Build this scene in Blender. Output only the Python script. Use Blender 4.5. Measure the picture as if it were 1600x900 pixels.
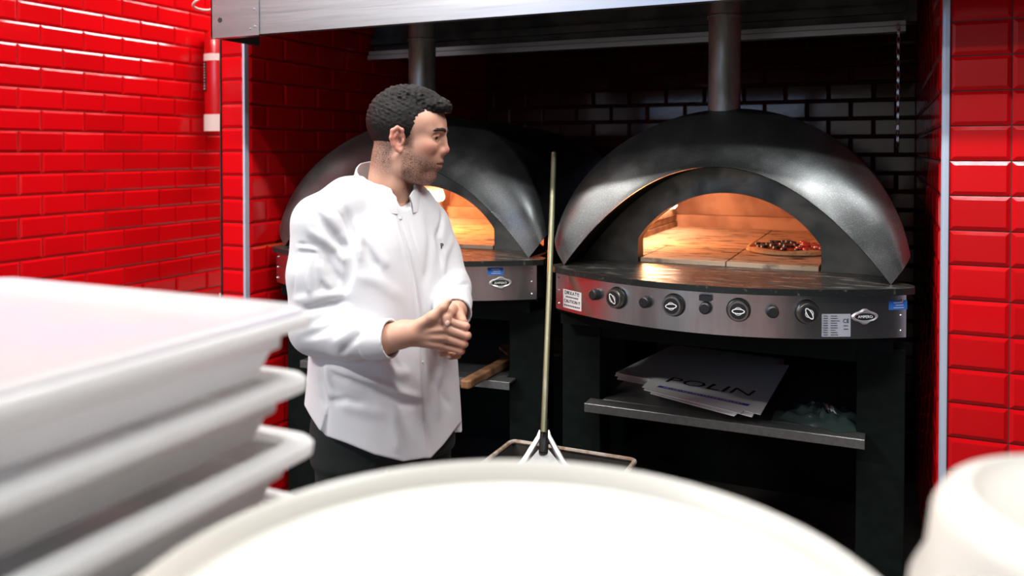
import bpy, bmesh, math, random
import numpy as np
from mathutils import Vector, Matrix, Euler

random.seed(7)
np.random.seed(7)
for o in list(bpy.data.objects):
    bpy.data.objects.remove(o)
scene = bpy.context.scene
COL = scene.collection
R = math.radians

# ------------------------------------------------------------------ camera
YAW = R(24.3)
EYE = 1.6
FPX = 1300.0
cam_d = bpy.data.cameras.new('camera')
cam = bpy.data.objects.new('camera', cam_d)
COL.objects.link(cam)
PITCH = R(1.0)
cam.location = (0, 0, EYE)
cam.rotation_euler = (R(90) - PITCH, 0, YAW)
cam_d.sensor_width = 36.0
cam_d.lens = 36.0 * FPX / 1600.0
cam_d.shift_y = -(214.0 - FPX * math.tan(PITCH)) / 1600.0
cam_d.clip_start = 0.02
cam_d.dof.use_dof = True
cam_d.dof.focus_distance = 2.55
cam_d.dof.aperture_fstop = 2.6
scene.camera = cam

# ------------------------------------------------------------------ world, lights, exposure
world = bpy.data.worlds.new('world')
scene.world = world
world.use_nodes = True
bg = world.node_tree.nodes['Background']
bg.inputs[0].default_value = (0.62, 0.75, 1.0, 1)
bg.inputs[1].default_value = 0.01

def area_light(name, loc, rot, sx, sy, power, color=(1, 1, 1), spread=180):
    d = bpy.data.lights.new(name, 'AREA')
    d.shape = 'RECTANGLE'
    d.size, d.size_y = sx, sy
    d.energy = power
    d.color = color
    d.spread = R(spread)
    o = bpy.data.objects.new(name, d)
    COL.objects.link(o)
    o.location = loc
    o.rotation_euler = rot
    return o

# ceiling strip lamps: one along the oven alcove, a weaker one over the prep table, one in the passage
area_light('alcove_strip_lamp', (-1.4, 1.42, 3.55), (0, 0, 0), 4.2, 0.10, 120, (1.0, 0.97, 0.94))
area_light('counter_lamp', (0.65, 0.95, 3.55), (0, 0, 0), 1.2, 0.10, 36, (0.94, 0.97, 1.0))
area_light('prep_strip_lamp', (-2.75, -0.55, 3.55), (0, 0, 0), 1.1, 0.14, 105, (1.0, 0.97, 0.94))
area_light('passage_lamp', (-2.82, 4.2, 3.55), (0, 0, 0), 0.35, 1.3, 46, (1.0, 0.97, 0.95))
# unseen fill lights added behind the camera: a far wall wash and a blue panel
area_light('far_wall_fill', (-1.0, -3.4, 3.55), (0, 0, 0), 5.0, 0.15, 38, (1.0, 0.97, 0.95), spread=95)  # added to brighten the wall that the oven fascia reflects
area_light('blue_fill_panel', (-2.3, -3.95, 2.85), (R(-90), 0, R(180)), 2.9, 1.2, 34, (0.36, 0.58, 1.0))  # added for bluish reflections on the hood and back tiles

vs = scene.view_settings
vs.view_transform = 'Standard'
vs.look = 'None'
vs.exposure = 0.35
vs.gamma = 1.0
vs.use_curve_mapping = False

# ------------------------------------------------------------------ helpers
def tag(o, label=None, cat=None, group=None, kind=None):
    if label: o['label'] = label
    if cat: o['category'] = cat
    if group: o['group'] = group
    if kind: o['kind'] = kind
    return o

def empty(name, loc=(0, 0, 0), rz=0.0):
    o = bpy.data.objects.new(name, None)
    o.empty_display_size = 0.1
    COL.objects.link(o)
    o.location = loc
    o.rotation_euler = (0, 0, rz)
    return o

def link(name, me, mat, parent=None, smooth=False):
    if mat is not None and len(me.materials) == 0:
        me.materials.append(mat)
    if smooth:
        me.polygons.foreach_set('use_smooth', [True] * len(me.polygons))
    o = bpy.data.objects.new(name, me)
    COL.objects.link(o)
    if parent: o.parent = parent
    return o

class MB:
    """collects shapes; build() links them as one mesh object"""
    def __init__(s):
        s.v = []; s.f = []
    def add(s, vs_, fs_):
        n = len(s.v)
        s.v += [tuple(p) for p in vs_]
        s.f += [tuple(n + i for i in f) for f in fs_]
        return s
    def box(s, x0, x1, y0, y1, z0, z1):
        return s.add([(x0, y0, z0), (x1, y0, z0), (x1, y1, z0), (x0, y1, z0),
                      (x0, y0, z1), (x1, y0, z1), (x1, y1, z1), (x0, y1, z1)],
                     [(0, 3, 2, 1), (4, 5, 6, 7), (0, 1, 5, 4), (1, 2, 6, 5), (2, 3, 7, 6), (3, 0, 4, 7)])
    def prism(s, pts, z0, z1):
        """polygon (x,y) counter-clockwise, extruded in z"""
        n = len(pts)
        vs_ = [(p[0], p[1], z0) for p in pts] + [(p[0], p[1], z1) for p in pts]
        fs_ = [tuple(range(n - 1, -1, -1)), tuple(range(n, 2 * n))]
        fs_ += [(i, (i + 1) % n, n + (i + 1) % n, n + i) for i in range(n)]
        return s.add(vs_, fs_)
    def tube(s, path, r, seg=10, cap=True, closed=False, rx=None):
        path = [Vector(p) for p in path]
        n = len(path)
        rs = r if isinstance(r, (list, tuple)) else [r] * n
        up = None
        rings = []
        for i, p in enumerate(path):
            if closed:
                t = path[(i + 1) % n] - path[i - 1]
            else:
                t = path[min(i + 1, n - 1)] - path[max(i - 1, 0)]
            t.normalize()
            if up is None:
                up = Vector((0, 0, 1)) if abs(t.z) < 0.9 else Vector((0, 1, 0))
            a = t.cross(up).normalized()
            b = a.cross(t).normalized()
            up = b
            k = rx if rx else 1.0
            rings.append([p + a * (math.cos(2 * math.pi * j / seg) * rs[i] * k) + b * (math.sin(2 * math.pi * j / seg) * rs[i]) for j in range(seg)])
        vs_ = [q for ring in rings for q in ring]
        fs_ = []
        for i in range(n if closed else n - 1):
            i2 = (i + 1) % n
            for j in range(seg):
                j2 = (j + 1) % seg
                fs_.append((i * seg + j, i * seg + j2, i2 * seg + j2, i2 * seg + j))
        if cap and not closed:
            fs_.append(tuple(range(seg - 1, -1, -1)))
            fs_.append(tuple(range((n - 1) * seg, n * seg)))
        return s.add(vs_, fs_)
    def lathe(s, prof, cx=0, cy=0, seg=32, axis='z', cz=0, closed=False):
        """prof: list of (radius, height)"""
        n = len(prof)
        vs_ = []
        for (r, h) in prof:
            for j in range(seg):
                a = 2 * math.pi * j / seg
                u, w = r * math.cos(a), r * math.sin(a)
                if axis == 'z': vs_.append((cx + u, cy + w, cz + h))
                elif axis == 'y': vs_.append((cx + u, cy + h, cz - w))
                else: vs_.append((cx + h, cy + u, cz + w))
        fs_ = []
        for i in range(n if closed else n - 1):
            i2 = (i + 1) % n
            for j in range(seg):
                j2 = (j + 1) % seg
                fs_.append((i * seg + j, i * seg + j2, i2 * seg + j2, i2 * seg + j))
        if not closed:
            if prof[0][0] > 1e-6: fs_.append(tuple(range(seg - 1, -1, -1)))
            if prof[-1][0] > 1e-6: fs_.append(tuple(range((n - 1) * seg, n * seg)))
        return s.add(vs_, fs_)
    def grid(s, rows, flip=False, closed=False):
        n, m = len(rows), len(rows[0])
        vs_ = [p for r_ in rows for p in r_]
        fs_ = []
        for i in range(n - 1):
            for j in range(m if closed else m - 1):
                j2 = (j + 1) % m
                q = (i * m + j, i * m + j2, (i + 1) * m + j2, (i + 1) * m + j)
                fs_.append(q[::-1] if flip else q)
        return s.add(vs_, fs_)
    def mesh(s, name='mesh'):
        me = bpy.data.meshes.new(name)
        me.from_pydata(s.v, [], s.f)
        me.update()
        return me
    def build(s, name, mat, parent=None, smooth=False, bevel=0.0, solid=0.0, subsurf=0, fixn=True, seg=2, angle=35):
        me = s.mesh(name)
        if fixn:
            bm = bmesh.new(); bm.from_mesh(me)
            bmesh.ops.remove_doubles(bm, verts=bm.verts, dist=1e-6)
            bmesh.ops.recalc_face_normals(bm, faces=bm.faces)
            bm.to_mesh(me); bm.free()
        o = link(name, me, mat, parent, smooth)
        if solid:
            m = o.modifiers.new('solid', 'SOLIDIFY'); m.thickness = solid; m.offset = 0
        if bevel:
            m = o.modifiers.new('bevel', 'BEVEL'); m.width = bevel; m.segments = seg; m.limit_method = 'ANGLE'; m.angle_limit = R(40)
            m.harden_normals = False
        if subsurf:
            m = o.modifiers.new('sub', 'SUBSURF'); m.levels = subsurf; m.render_levels = subsurf
        if smooth and not subsurf:
            me.polygons.foreach_set('use_smooth', [True] * len(me.polygons))
            try:
                me.set_sharp_from_angle(angle=R(angle))
            except Exception:
                pass
        return o

# ------------------------------------------------------------------ materials
def nodes_of(name):
    m = bpy.data.materials.new(name)
    m.use_nodes = True
    nt = m.node_tree
    return m, nt, nt.nodes['Principled BSDF']

def mat(name, col, rough=0.5, metal=0.0, spec=0.5, coat=0.0, emit=None, estr=0.0,
        noise=None, bump=None, rvar=None, objvar=0.0, stretch=(1, 1, 1), sub=0.0, trans=0.0, sheen=0.0, lucent=0.0):
    """noise=(scale, detail, colour2, lo, hi); bump=(scale, strength, distance); rvar=(scale, lo, hi)"""
    m, nt, b = nodes_of(name)
    L = nt.links
    b.inputs['Base Color'].default_value = (*col, 1)
    b.inputs['Roughness'].default_value = rough
    b.inputs['Metallic'].default_value = metal
    b.inputs['Specular IOR Level'].default_value = spec
    b.inputs['Coat Weight'].default_value = coat
    b.inputs['Coat Roughness'].default_value = 0.08
    if sub:
        b.inputs['Subsurface Weight'].default_value = sub
        b.inputs['Subsurface Radius'].default_value = (0.012, 0.005, 0.003)
        b.inputs['Subsurface Scale'].default_value = 1.0
    if trans: b.inputs['Transmission Weight'].default_value = trans
    if sheen: b.inputs['Sheen Weight'].default_value = sheen
    if emit:
        b.inputs['Emission Color'].default_value = (*emit, 1)
        b.inputs['Emission Strength'].default_value = estr
    tc = nt.nodes.new('ShaderNodeTexCoord')
    mp = nt.nodes.new('ShaderNodeMapping')
    mp.inputs['Scale'].default_value = stretch
    L.new(tc.outputs['Object'], mp.inputs['Vector'])
    out = None
    if noise:
        n = nt.nodes.new('ShaderNodeTexNoise')
        n.inputs['Scale'].default_value = noise[0]
        n.inputs['Detail'].default_value = noise[1]
        L.new(mp.outputs[0], n.inputs['Vector'])
        rp = nt.nodes.new('ShaderNodeValToRGB')
        rp.color_ramp.elements[0].position = noise[3]
        rp.color_ramp.elements[1].position = noise[4]
        rp.color_ramp.elements[0].color = (*col, 1)
        rp.color_ramp.elements[1].color = (*noise[2], 1)
        L.new(n.outputs['Fac'], rp.inputs['Fac'])
        out = rp.outputs['Color']
    if objvar:
        oi = nt.nodes.new('ShaderNodeObjectInfo')
        hs = nt.nodes.new('ShaderNodeHueSaturation')
        mr = nt.nodes.new('ShaderNodeMapRange')
        mr.inputs['To Min'].default_value = 1 - objvar
        mr.inputs['To Max'].default_value = 1 + objvar
        L.new(oi.outputs['Random'], mr.inputs['Value'])
        L.new(mr.outputs[0], hs.inputs['Value'])
        if out: L.new(out, hs.inputs['Color'])
        else: hs.inputs['Color'].default_value = (*col, 1)
        out = hs.outputs['Color']
    if out: L.new(out, b.inputs['Base Color'])
    if rvar:
        n = nt.nodes.new('ShaderNodeTexNoise')
        n.inputs['Scale'].default_value = rvar[0]
        n.inputs['Detail'].default_value = 4
        L.new(mp.outputs[0], n.inputs['Vector'])
        mr = nt.nodes.new('ShaderNodeMapRange')
        mr.inputs['From Min'].default_value = 0.3
        mr.inputs['From Max'].default_value = 0.7
        mr.inputs['To Min'].default_value = rvar[1]
        mr.inputs['To Max'].default_value = rvar[2]
        L.new(n.outputs['Fac'], mr.inputs['Value'])
        L.new(mr.outputs[0], b.inputs['Roughness'])
    if bump:
        n = nt.nodes.new('ShaderNodeTexNoise')
        n.inputs['Scale'].default_value = bump[0]
        n.inputs['Detail'].default_value = 3
        L.new(mp.outputs[0], n.inputs['Vector'])
        bp = nt.nodes.new('ShaderNodeBump')
        bp.inputs['Strength'].default_value = bump[1]
        bp.inputs['Distance'].default_value = bump[2]
        L.new(n.outputs['Fac'], bp.inputs['Height'])
        L.new(bp.outputs[0], b.inputs['Normal'])
    if lucent:
        tl = nt.nodes.new('ShaderNodeBsdfTranslucent')
        tl.inputs['Color'].default_value = (min(1, col[0] * 1.35), min(1, col[1] * 1.35), min(1, col[2] * 1.3), 1)
        mx = nt.nodes.new('ShaderNodeMixShader')
        mx.inputs[0].default_value = lucent
        L.new(b.outputs[0], mx.inputs[1]); L.new(tl.outputs[0], mx.inputs[2])
        L.new(mx.outputs[0], nt.nodes['Material Output'].inputs['Surface'])
    return m

M = {}
M['tile'] = mat('red_glazed_tile', (0.56, 0.003, 0.006), 0.13, spec=0.27, objvar=0.10, bump=(14, 0.12, 0.004), rvar=(9, 0.08, 0.2))
M['shaded_tile'] = mat('shade_darkened_tile', (0.07, 0.004, 0.006), 0.12, spec=0.42, objvar=0.2, bump=(14, 0.12, 0.004))  # red tile with the alcove's deep shade put into its colour
M['grout'] = mat('dark_grout', (0.10, 0.075, 0.07), 0.9)
M['plaster'] = mat('white_plaster', (0.7, 0.7, 0.68), 0.9, bump=(60, 0.1, 0.002))
M['grey_wall'] = mat('grey_wall_paint', (0.20, 0.19, 0.195), 0.9)
M['ceil'] = mat('dark_ceiling_paint', (0.10, 0.10, 0.10), 0.9)
M['floor'] = mat('dark_floor_tile', (0.10, 0.095, 0.09), 0.5, noise=(6, 4, (0.06, 0.058, 0.055), 0.35, 0.65))
M['steel'] = mat('brushed_steel', (0.47, 0.47, 0.49), 0.3, 1.0, rvar=(20, 0.3, 0.4), bump=(60, 0.02, 0.0006), stretch=(0.15, 1, 6), noise=(5, 4, (0.40, 0.40, 0.41), 0.3, 0.75))
M['panel_steel'] = mat('fascia_steel', (0.70, 0.71, 0.72), 0.27, 1.0, noise=(25, 3, (0.60, 0.60, 0.59), 0.3, 0.8), stretch=(3, 1, 0.3))
M['trim'] = mat('corner_trim_metal', (0.52, 0.60, 0.72), 0.4, 0.35)
M['shell'] = mat('sooty_black_steel', (0.17, 0.178, 0.174), 0.32, 0.93, noise=(330, 2, (0.30, 0.305, 0.30), 0.52, 0.75), rvar=(12, 0.30, 0.44), bump=(260, 0.25, 0.0012))
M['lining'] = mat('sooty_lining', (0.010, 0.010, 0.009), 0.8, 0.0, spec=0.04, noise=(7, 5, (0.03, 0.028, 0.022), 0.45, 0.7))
M['mouth'] = mat('smoked_mouth_plate', (0.16, 0.15, 0.125), 0.45, 0.8, noise=(8, 5, (0.07, 0.075, 0.065), 0.35, 0.65), rvar=(20, 0.3, 0.55))
M['stand'] = mat('black_green_stand_paint', (0.0030, 0.0060, 0.0050), 0.6, spec=0.12, noise=(30, 3, (0.005, 0.009, 0.0075), 0.4, 0.7))
M['dark'] = mat('black_cavity', (0.012, 0.012, 0.012), 0.8)
M['worktop'] = mat('flour_smeared_slab', (0.030, 0.030, 0.028), 0.3, 0.3, noise=(11, 8, (0.26, 0.23, 0.20), 0.54, 0.80), rvar=(14, 0.2, 0.5), stretch=(1, 2.4, 1))
M['slab_edge'] = mat('slab_edge', (0.012, 0.016, 0.015), 0.45, 0.2, noise=(60, 3, (0.08, 0.08, 0.075), 0.62, 0.75))
M['hearth'] = mat('hearth_stone', (0.56, 0.40, 0.27), 0.75, noise=(11, 9, (0.05, 0.035, 0.025), 0.53, 0.66), bump=(40, 0.2, 0.002), stretch=(1.0, 2.6, 1), objvar=0.06)
M['vault'] = mat('fire_clay_vault', (0.5, 0.30, 0.20), 0.85, noise=(6, 5, (0.3, 0.16, 0.1), 0.4, 0.65), bump=(30, 0.2, 0.003))
M['burner'] = mat('burner_rail', (0.32, 0.2, 0.12), 0.5, 0.4, noise=(12, 4, (0.16, 0.10, 0.06), 0.4, 0.65))
M['flame'] = mat('gas_flame', (1, 0.6, 0.3), 0.5, emit=(1.0, 0.62, 0.42), estr=22)
M['pipe'] = mat('stained_flue_steel', (0.36, 0.38, 0.35), 0.5, 0.6, noise=(13, 6, (0.17, 0.16, 0.12), 0.42, 0.66), stretch=(1, 1, 0.35), rvar=(14, 0.3, 0.55))
M['rubber'] = mat('black_rubber', (0.012, 0.012, 0.013), 0.45)
M['knob'] = mat('black_knob', (0.015, 0.016, 0.017), 0.3)
M['knob_ring'] = mat('knob_ring_metal', (0.36, 0.36, 0.33), 0.3, 1.0)
M['white_print'] = mat('white_print', (0.8, 0.8, 0.78), 0.5)
M['black_print'] = mat('black_print', (0.015, 0.015, 0.018), 0.6)
M['chrome'] = mat('chrome', (0.85, 0.85, 0.87), 0.28, 0.8)
M['sticker'] = mat('white_sticker', (0.72, 0.72, 0.72), 0.4)
M['plate'] = mat('silver_data_plate', (0.55, 0.57, 0.63), 0.4, 0.3)
M['blue'] = mat('blue_sticker', (0.03, 0.16, 0.55), 0.4)
M['rivet'] = mat('rivet_head', (0.75, 0.76, 0.78), 0.25, 1.0)
M['rail'] = mat('aluminium_rail', (0.55, 0.58, 0.6), 0.3, 1.0)
M['galv'] = mat('dull_galvanised', (0.10, 0.105, 0.10), 0.5, 0.9, noise=(8, 4, (0.06, 0.06, 0.06), 0.4, 0.6))
M['shelf'] = mat('grey_shelf_steel', (0.26, 0.27, 0.265), 0.4, 0.85, noise=(70, 3, (0.21, 0.215, 0.21), 0.35, 0.7))
M['paper'] = mat('white_box_card', (0.80, 0.80, 0.80), 0.7)
M['paper_edge'] = mat('card_edges', (0.5, 0.48, 0.45), 0.8)
M['purple'] = mat('indigo_print', (0.05, 0.035, 0.32), 0.6)
M['bag'] = mat('dark_green_plastic', (0.03, 0.05, 0.045), 0.3, spec=0.6)
M['wood'] = mat('worn_wood', (0.27, 0.13, 0.055), 0.6, noise=(14, 5, (0.07, 0.035, 0.018), 0.38, 0.62), stretch=(1, 1, 0.2))
M['olive'] = mat('olive_peel_pole', (0.20, 0.195, 0.115), 0.4, 0.45, noise=(25, 4, (0.28, 0.27, 0.2), 0.55, 0.75), stretch=(1, 1, 0.2))
M['alu'] = mat('scuffed_aluminium', (0.78, 0.78, 0.78), 0.38, 0.9, noise=(30, 3, (0.6, 0.6, 0.6), 0.45, 0.7))
M['bin'] = mat('dirty_bin_steel', (0.52, 0.44, 0.38), 0.5, 0.35, noise=(30, 5, (0.30, 0.20, 0.13), 0.45, 0.62))
M['binin'] = mat('bin_inside', (0.04, 0.032, 0.028), 0.8)
M['ext'] = mat('extinguisher_red', (0.60, 0.006, 0.008), 0.25, coat=0.4)
M['white_band'] = mat('cream_band', (0.82, 0.78, 0.70), 0.5)
M['cable'] = mat('white_cable', (0.82, 0.78, 0.70), 0.45)
M['tray'] = mat('milky_tray_plastic', (0.76, 0.77, 0.76), 0.32, spec=0.5, lucent=0.45)
M['tub'] = mat('milky_tub_plastic', (0.66, 0.645, 0.60), 0.35, spec=0.5, lucent=0.25)
M['lid'] = mat('milky_lid_plastic', (0.60, 0.59, 0.66), 0.22, spec=0.5, noise=(5, 3, (0.66, 0.63, 0.60), 0.4, 0.6), lucent=0.5)
M['crust'] = mat('pizza_crust', (0.66, 0.42, 0.2), 0.75, noise=(60, 4, (0.4, 0.2, 0.08), 0.5, 0.7), bump=(80, 0.4, 0.003))
M['sauce'] = mat('tomato_topping', (0.42, 0.035, 0.012), 0.4, noise=(60, 4, (0.16, 0.015, 0.008), 0.42, 0.6), bump=(90, 0.6, 0.004))
M['olive_top'] = mat('dark_olives', (0.03, 0.014, 0.012), 0.3)
M['tomato'] = mat('tomato_piece', (0.62, 0.03, 0.015), 0.3)
M['counter_white'] = mat('pale_counter', (0.75, 0.7, 0.64), 0.4)

# ------------------------------------------------------------------ the room
HEADER = 2.42
XL, XR, YF, YB = -2.449, 0.145, 2.72, 5.0
CEIL = 3.6

def structure(name, mb, m):
    o = mb.build(name, m)
    o['kind'] = 'structure'
    return o

structure('floor', MB().box(-4.2, 3.2, -4.5, 6.0, -0.1, 0.0), M['floor'])
structure('ceiling', MB().box(-4.2, 3.2, -4.5, 6.0, CEIL, CEIL + 0.1), M['ceil'])
structure('wall_rear', MB().box(-4.2, 3.2, -4.2, -4.1, 0, CEIL), M['plaster'])
wall_left = structure('wall_left', MB().box(-3.75, -3.652, 1.3, 5.6, 0, CEIL), M['grout'])
structure('wall_left_near', MB().box(-3.75, -3.645, -4.1, 1.299, 0, CEIL), M['grey_wall'])
wall_end = structure('wall_passage_end', MB().box(-3.652, -2.584, 5.5, 5.6, 0, CEIL), M['plaster'])
# partition with its narrow tiled end, seen between the passage and the alcove
wall_part = structure('wall_partition', MB().box(-2.576, XL - 0.002, YF + 0.001, YB + 0.1, 0, CEIL), M['grout'])
wall_back = structure('wall_back', MB().box(XL - 0.002, XR + 0.002, YB, YB + 0.1, 0, CEIL), M['grout'])
wall_right = structure('wall_right', MB().box(XR + 0.002, 2.6, YF + 0.001, YB + 0.1, 0, CEIL), M['grout'])
wall_head = structure('wall_header', MB().box(XL - 0.002, XR + 0.002, YF + 0.001, YF + 0.12, HEADER + 0.02, CEIL), M['plaster'])

_tile_cache = {}
def tile_verts(w, h, dep=0.0082, edge=0.003, inset=0.011):
    b = min(inset, w * 0.3, h * 0.3)
    hw, hh = w / 2, h / 2
    v = []
    for (a, c, y) in ((hw, hh, 0.0), (hw, hh, -edge), (hw - b, hh - b, -dep)):
        v += [(-a, y, -c), (a, y, -c), (a, y, c), (-a, y, c)]
    f = [(8, 9, 10, 11)]
    for k in (0, 4):
        for i in range(4):
            j = (i + 1) % 4
            f.append((k + i, k + j, k + 4 + j, k + 4 + i))
    return v, f

def tile_mesh(w, h, m='tile'):
    key = (round(w, 3), round(h, 3), m)
    if key not in _tile_cache:
        v, f = tile_verts(*key[:2])
        me = bpy.data.meshes.new('tile')
        me.from_pydata(v, [], f)
        me.materials.append(M[m])
        _tile_cache[key] = me
    return _tile_cache[key]

def tile_wall(parent, org, rz, u0, u1, z0, z1, zline, joints, pu=0.231, pz=0.1003, single=None, gap=0.003, m='tile'):
    """org = point of u=0 on the wall face; local x runs along the wall, local -y out of it.
    joints: (first joint u for even rows, for odd rows)"""
    rest = MB()
    rot = Matrix.Rotation(rz, 4, 'Z')
    k0 = math.floor((z0 - zline) / pz)
    k = k0
    while zline + k * pz < z1:
        za, zb = max(z0, zline + k * pz), min(z1, zline + (k + 1) * pz)
        if zb - za > 0.012:
            j = joints[k % 2]
            cuts = [u0, u1]
            n = math.floor((u0 - j) / pu)
            while j + n * pu < u1:
                c = j + n * pu
                if u0 + 0.012 < c < u1 - 0.012: cuts.append(c)
                n += 1
            cuts.sort()
            for a, b in zip(cuts, cuts[1:]):
                w, h = b - a - gap, zb - za - gap
                if w < 0.006 or h < 0.006: continue
                cu, cz = (a + b) / 2, (za + zb) / 2
                p = Vector(org) + rot @ Vector((cu, 0, 0)); p.z = cz
                if single is None or single(cu, cz):
                    t = bpy.data.objects.new('tile', tile_mesh(w, h, m))
                    COL.objects.link(t)
                    t.parent = parent
                    t.location = p
                    t.rotation_euler = (R(random.gauss(0, 0.25)), 0, rz + R(random.gauss(0, 0.22)))
                else:
                    v, f = tile_verts(w, h)
                    rest.add([p + rot @ Vector(q) for q in v], f)
        k += 1
    if rest.v:
        o = rest.build('tile_field', M[m], parent, fixn=False)
        o['kind'] = 'stuff'

# left wall: u = Y
tile_wall(wall_left, (-3.652, 0, 0), R(90), 1.3, 5.5, 0.0, CEIL, 1.694, (2.672 - 0.0, 2.557), single=lambda u, z: 2.0 < u < 4.4 and 0.75 < z < 2.55)
# partition end (stack bond of cut tiles)
tile_wall(wall_part, (0, YF, 0), 0, -2.580, -2.455, 0.0, CEIL, 1.597, (-9.0, -9.0), pu=100, single=lambda u, z: 0.9 < z < 2.3)
# partition side inside the alcove
tile_wall(wall_part, (XL, 0, 0), R(90), YF + 0.014, YB, 0.0, 2.6, 1.597, (YF + 0.117 + 0.1155, YF + 0.117), single=lambda u, z: u < 3.9 and 0.2 < z < 2.2)
# partition side towards the passage
tile_wall(wall_part, (-2.578, 0, 0), R(-90), -YB, -YF, 0.0, CEIL, 1.597, (0, 0.1155), single=lambda u, z: False)
# back wall
tile_wall(wall_back, (0, YB, 0), 0, XL, XR, 0.0, 2.6, 1.58, (-1.344, -1.2285), single=lambda u, z: -2.0 < u and 1.2 < z < 2.4, m='shaded_tile')
# right wall: front face and alcove side
tile_wall(wall_right, (0, YF, 0), 0, XR + 0.018, 2.6, 0.0, CEIL, 1.572, (0.3178, 0.3178), pu=0.222, single=lambda u, z: u < 0.9 and 0.2 < z < 2.35)
tile_wall(wall_right, (XR, 0, 0), R(-90), -YB, -YF - 0.014, 0.0, 2.6, 1.572, (-2.85, -2.9655), single=lambda u, z: -3.3 < u and 0.2 < z < 2.3)

# corner trims
def trim(name, x, side):
    t = MB()
    t.box(min(x, x + side * 0.016), max(x, x + side * 0.016), YF - 0.011, YF + 0.001, 0, HEADER)
    t.box(min(x, x - side * 0.004), max(x, x - side * 0.004), YF - 0.011, YF + 0.014, 0, HEADER)
    o = t.build(name, M['trim'], bevel=0.0015)
    o['kind'] = 'structure'
trim('trim_1', XR + 0.001, 1)
trim('trim_2', XL - 0.001, -0.6)
structure('trim_3', MB().box(-2.586, -2.580, YF - 0.008, YF + 0.01, 0, CEIL), M['galv'])

# ------------------------------------------------------------------ writing on things
def text_obj(name, body, size, m, parent, mtx, align='CENTER', extrude=0.0004, sx=1.0):
    cu = bpy.data.curves.new(name, 'FONT')
    cu.body = body
    cu.size = size
    cu.extrude = extrude
    cu.align_x = align
    cu.align_y = 'CENTER'
    cu.resolution_u = 2
    t = bpy.data.objects.new(name, cu)
    COL.objects.link(t)
    dg = bpy.context.evaluated_depsgraph_get()
    me = bpy.data.meshes.new_from_object(t.evaluated_get(dg))
    bpy.data.objects.remove(t)
    me.materials.clear()
    me.transform(Matrix.Diagonal((sx, 1, 1, 1)))
    o = link(name, me, m, parent)
    o.matrix_local = mtx
    return o

UPRIGHT = Matrix.Rotation(R(90), 4, 'X')     # text lying in xz, readable from -y

# ------------------------------------------------------------------ extractor hood
hood = empty('extractor_hood', (0, 0, 2.03))
tag(hood, 'long stainless steel extractor hood hanging over both pizza ovens', 'hood')
HZ0, HZ1 = 0.005, 0.385
fp = MB()
fp.box(-2.14, 0.62, 2.44, 2.446, HZ0, HZ1)
fp.box(-2.14, 0.62, 2.446, 2.475, HZ0, HZ0 + 0.005)
fp.build('front_panel', M['steel'], hood)
ep = MB()
ep.box(-2.363, -2.13, 2.435, 2.441, HZ0 - 0.004, HZ1)
ep.box(-2.363, -2.357, 2.435, 2.70, HZ0 - 0.004, HZ1)
ep.box(-2.357, -2.13, 2.441, 2.47, HZ0 - 0.004, HZ0 + 0.001)
ep.build('end_plate', M['steel'], hood)
MB().lathe([(0.0, -0.0008), (0.010, -0.0008), (0.010, 0.0)], -2.318, 2.4345, 18, 'y', 0.068).build('bolt_hole', M['dark'], hood)
for (px_, pz_) in ((-2.152, 0.098), (-2.150, 0.034), (-2.171, 0.026), (-2.345, 0.12)):
    MB().lathe([(0.0, -0.004), (0.003, -0.0035), (0.0045, 0)], px_, 2.435, 10, 'y', pz_).build('rivet', M['rivet'], hood, smooth=True)
MB().box(0.614, 0.62, 2.446, 2.70, HZ0, HZ1).build('end_cap', M['steel'], hood)
MB().box(-2.357, 0.614, 2.446, 2.70, HZ1 - 0.01, HZ1).box(-2.42, 0.12, 2.70, 3.66, HZ1 - 0.01, HZ1).build('top_plate', M['galv'], hood)
MB().box(-2.40, 0.10, 3.60, 3.612, 0.075, HZ1 - 0.01).build('rear_panel', M['galv'], hood)
MB().box(-2.40, 0.06, 3.565, 3.60, 0.108, 0.116).box(-2.40, 0.06, 3.565, 3.57, 0.116, 0.14).build('light_strip_ledge', M['galv'], hood)
rl = MB()
rl.box(-2.40, 0.06, 3.54, 3.60, 0.030, 0.036).box(-2.40, 0.06, 3.54, 3.545, 0.036, 0.052).box(-2.40, 0.06, 3.552, 3.60, 0.056, 0.074)
rl.build('drip_rail', M['rail'], hood)
for i in range(5):
    x0 = -2.34 + i * 0.49
    f = MB()
    for k in range(12):
        f.box(x0 + 0.01 + k * 0.038, x0 + 0.035 + k * 0.038, 2.80, 3.5, 0.33 , 0.345)
    f.box(x0, x0 + 0.475, 2.79, 2.80, 0.32, 0.355).box(x0, x0 + 0.475, 3.5, 3.51, 0.32, 0.355)
    f.build('grease_filter', M['galv'], hood)

# chain hanging from the hood rail
chain = empty('steel_chain', (0.034, 3.52, 2.085))
tag(chain, 'thin steel chain hanging from the hood rail at the right', 'chain')
lk = MB()
lp = []
for k in range(14):
    a = 2 * math.pi * k / 14
    lp.append((0.0055 * math.cos(a), 0, 0.0115 * math.sin(a) + (0.0035 if math.sin(a) > 0 else -0.0035)))
lk.tube(lp, 0.0018, 6, closed=True)
lkm = lk.mesh('chain_link'); lkm.materials.append(M['rail'])
for k in range(21):
    o = bpy.data.objects.new('chain_link', lkm); COL.objects.link(o); o.parent = chain
    o.location = (0.0004 * math.sin(k), 0, -0.012 - k * 0.0225)
    o.rotation_euler = (0, 0, R(90 * (k % 2) + 25))

# ------------------------------------------------------------------ pizza ovens
PH, SAG, POFF = 0.562, 0.2, 0.012
def yb(x):
    t = (x - POFF) / PH
    return -SAG * max(0.0, 1 - t * t)
def dyb(x):
    return 2 * SAG * (x - POFF) / PH ** 2

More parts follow.
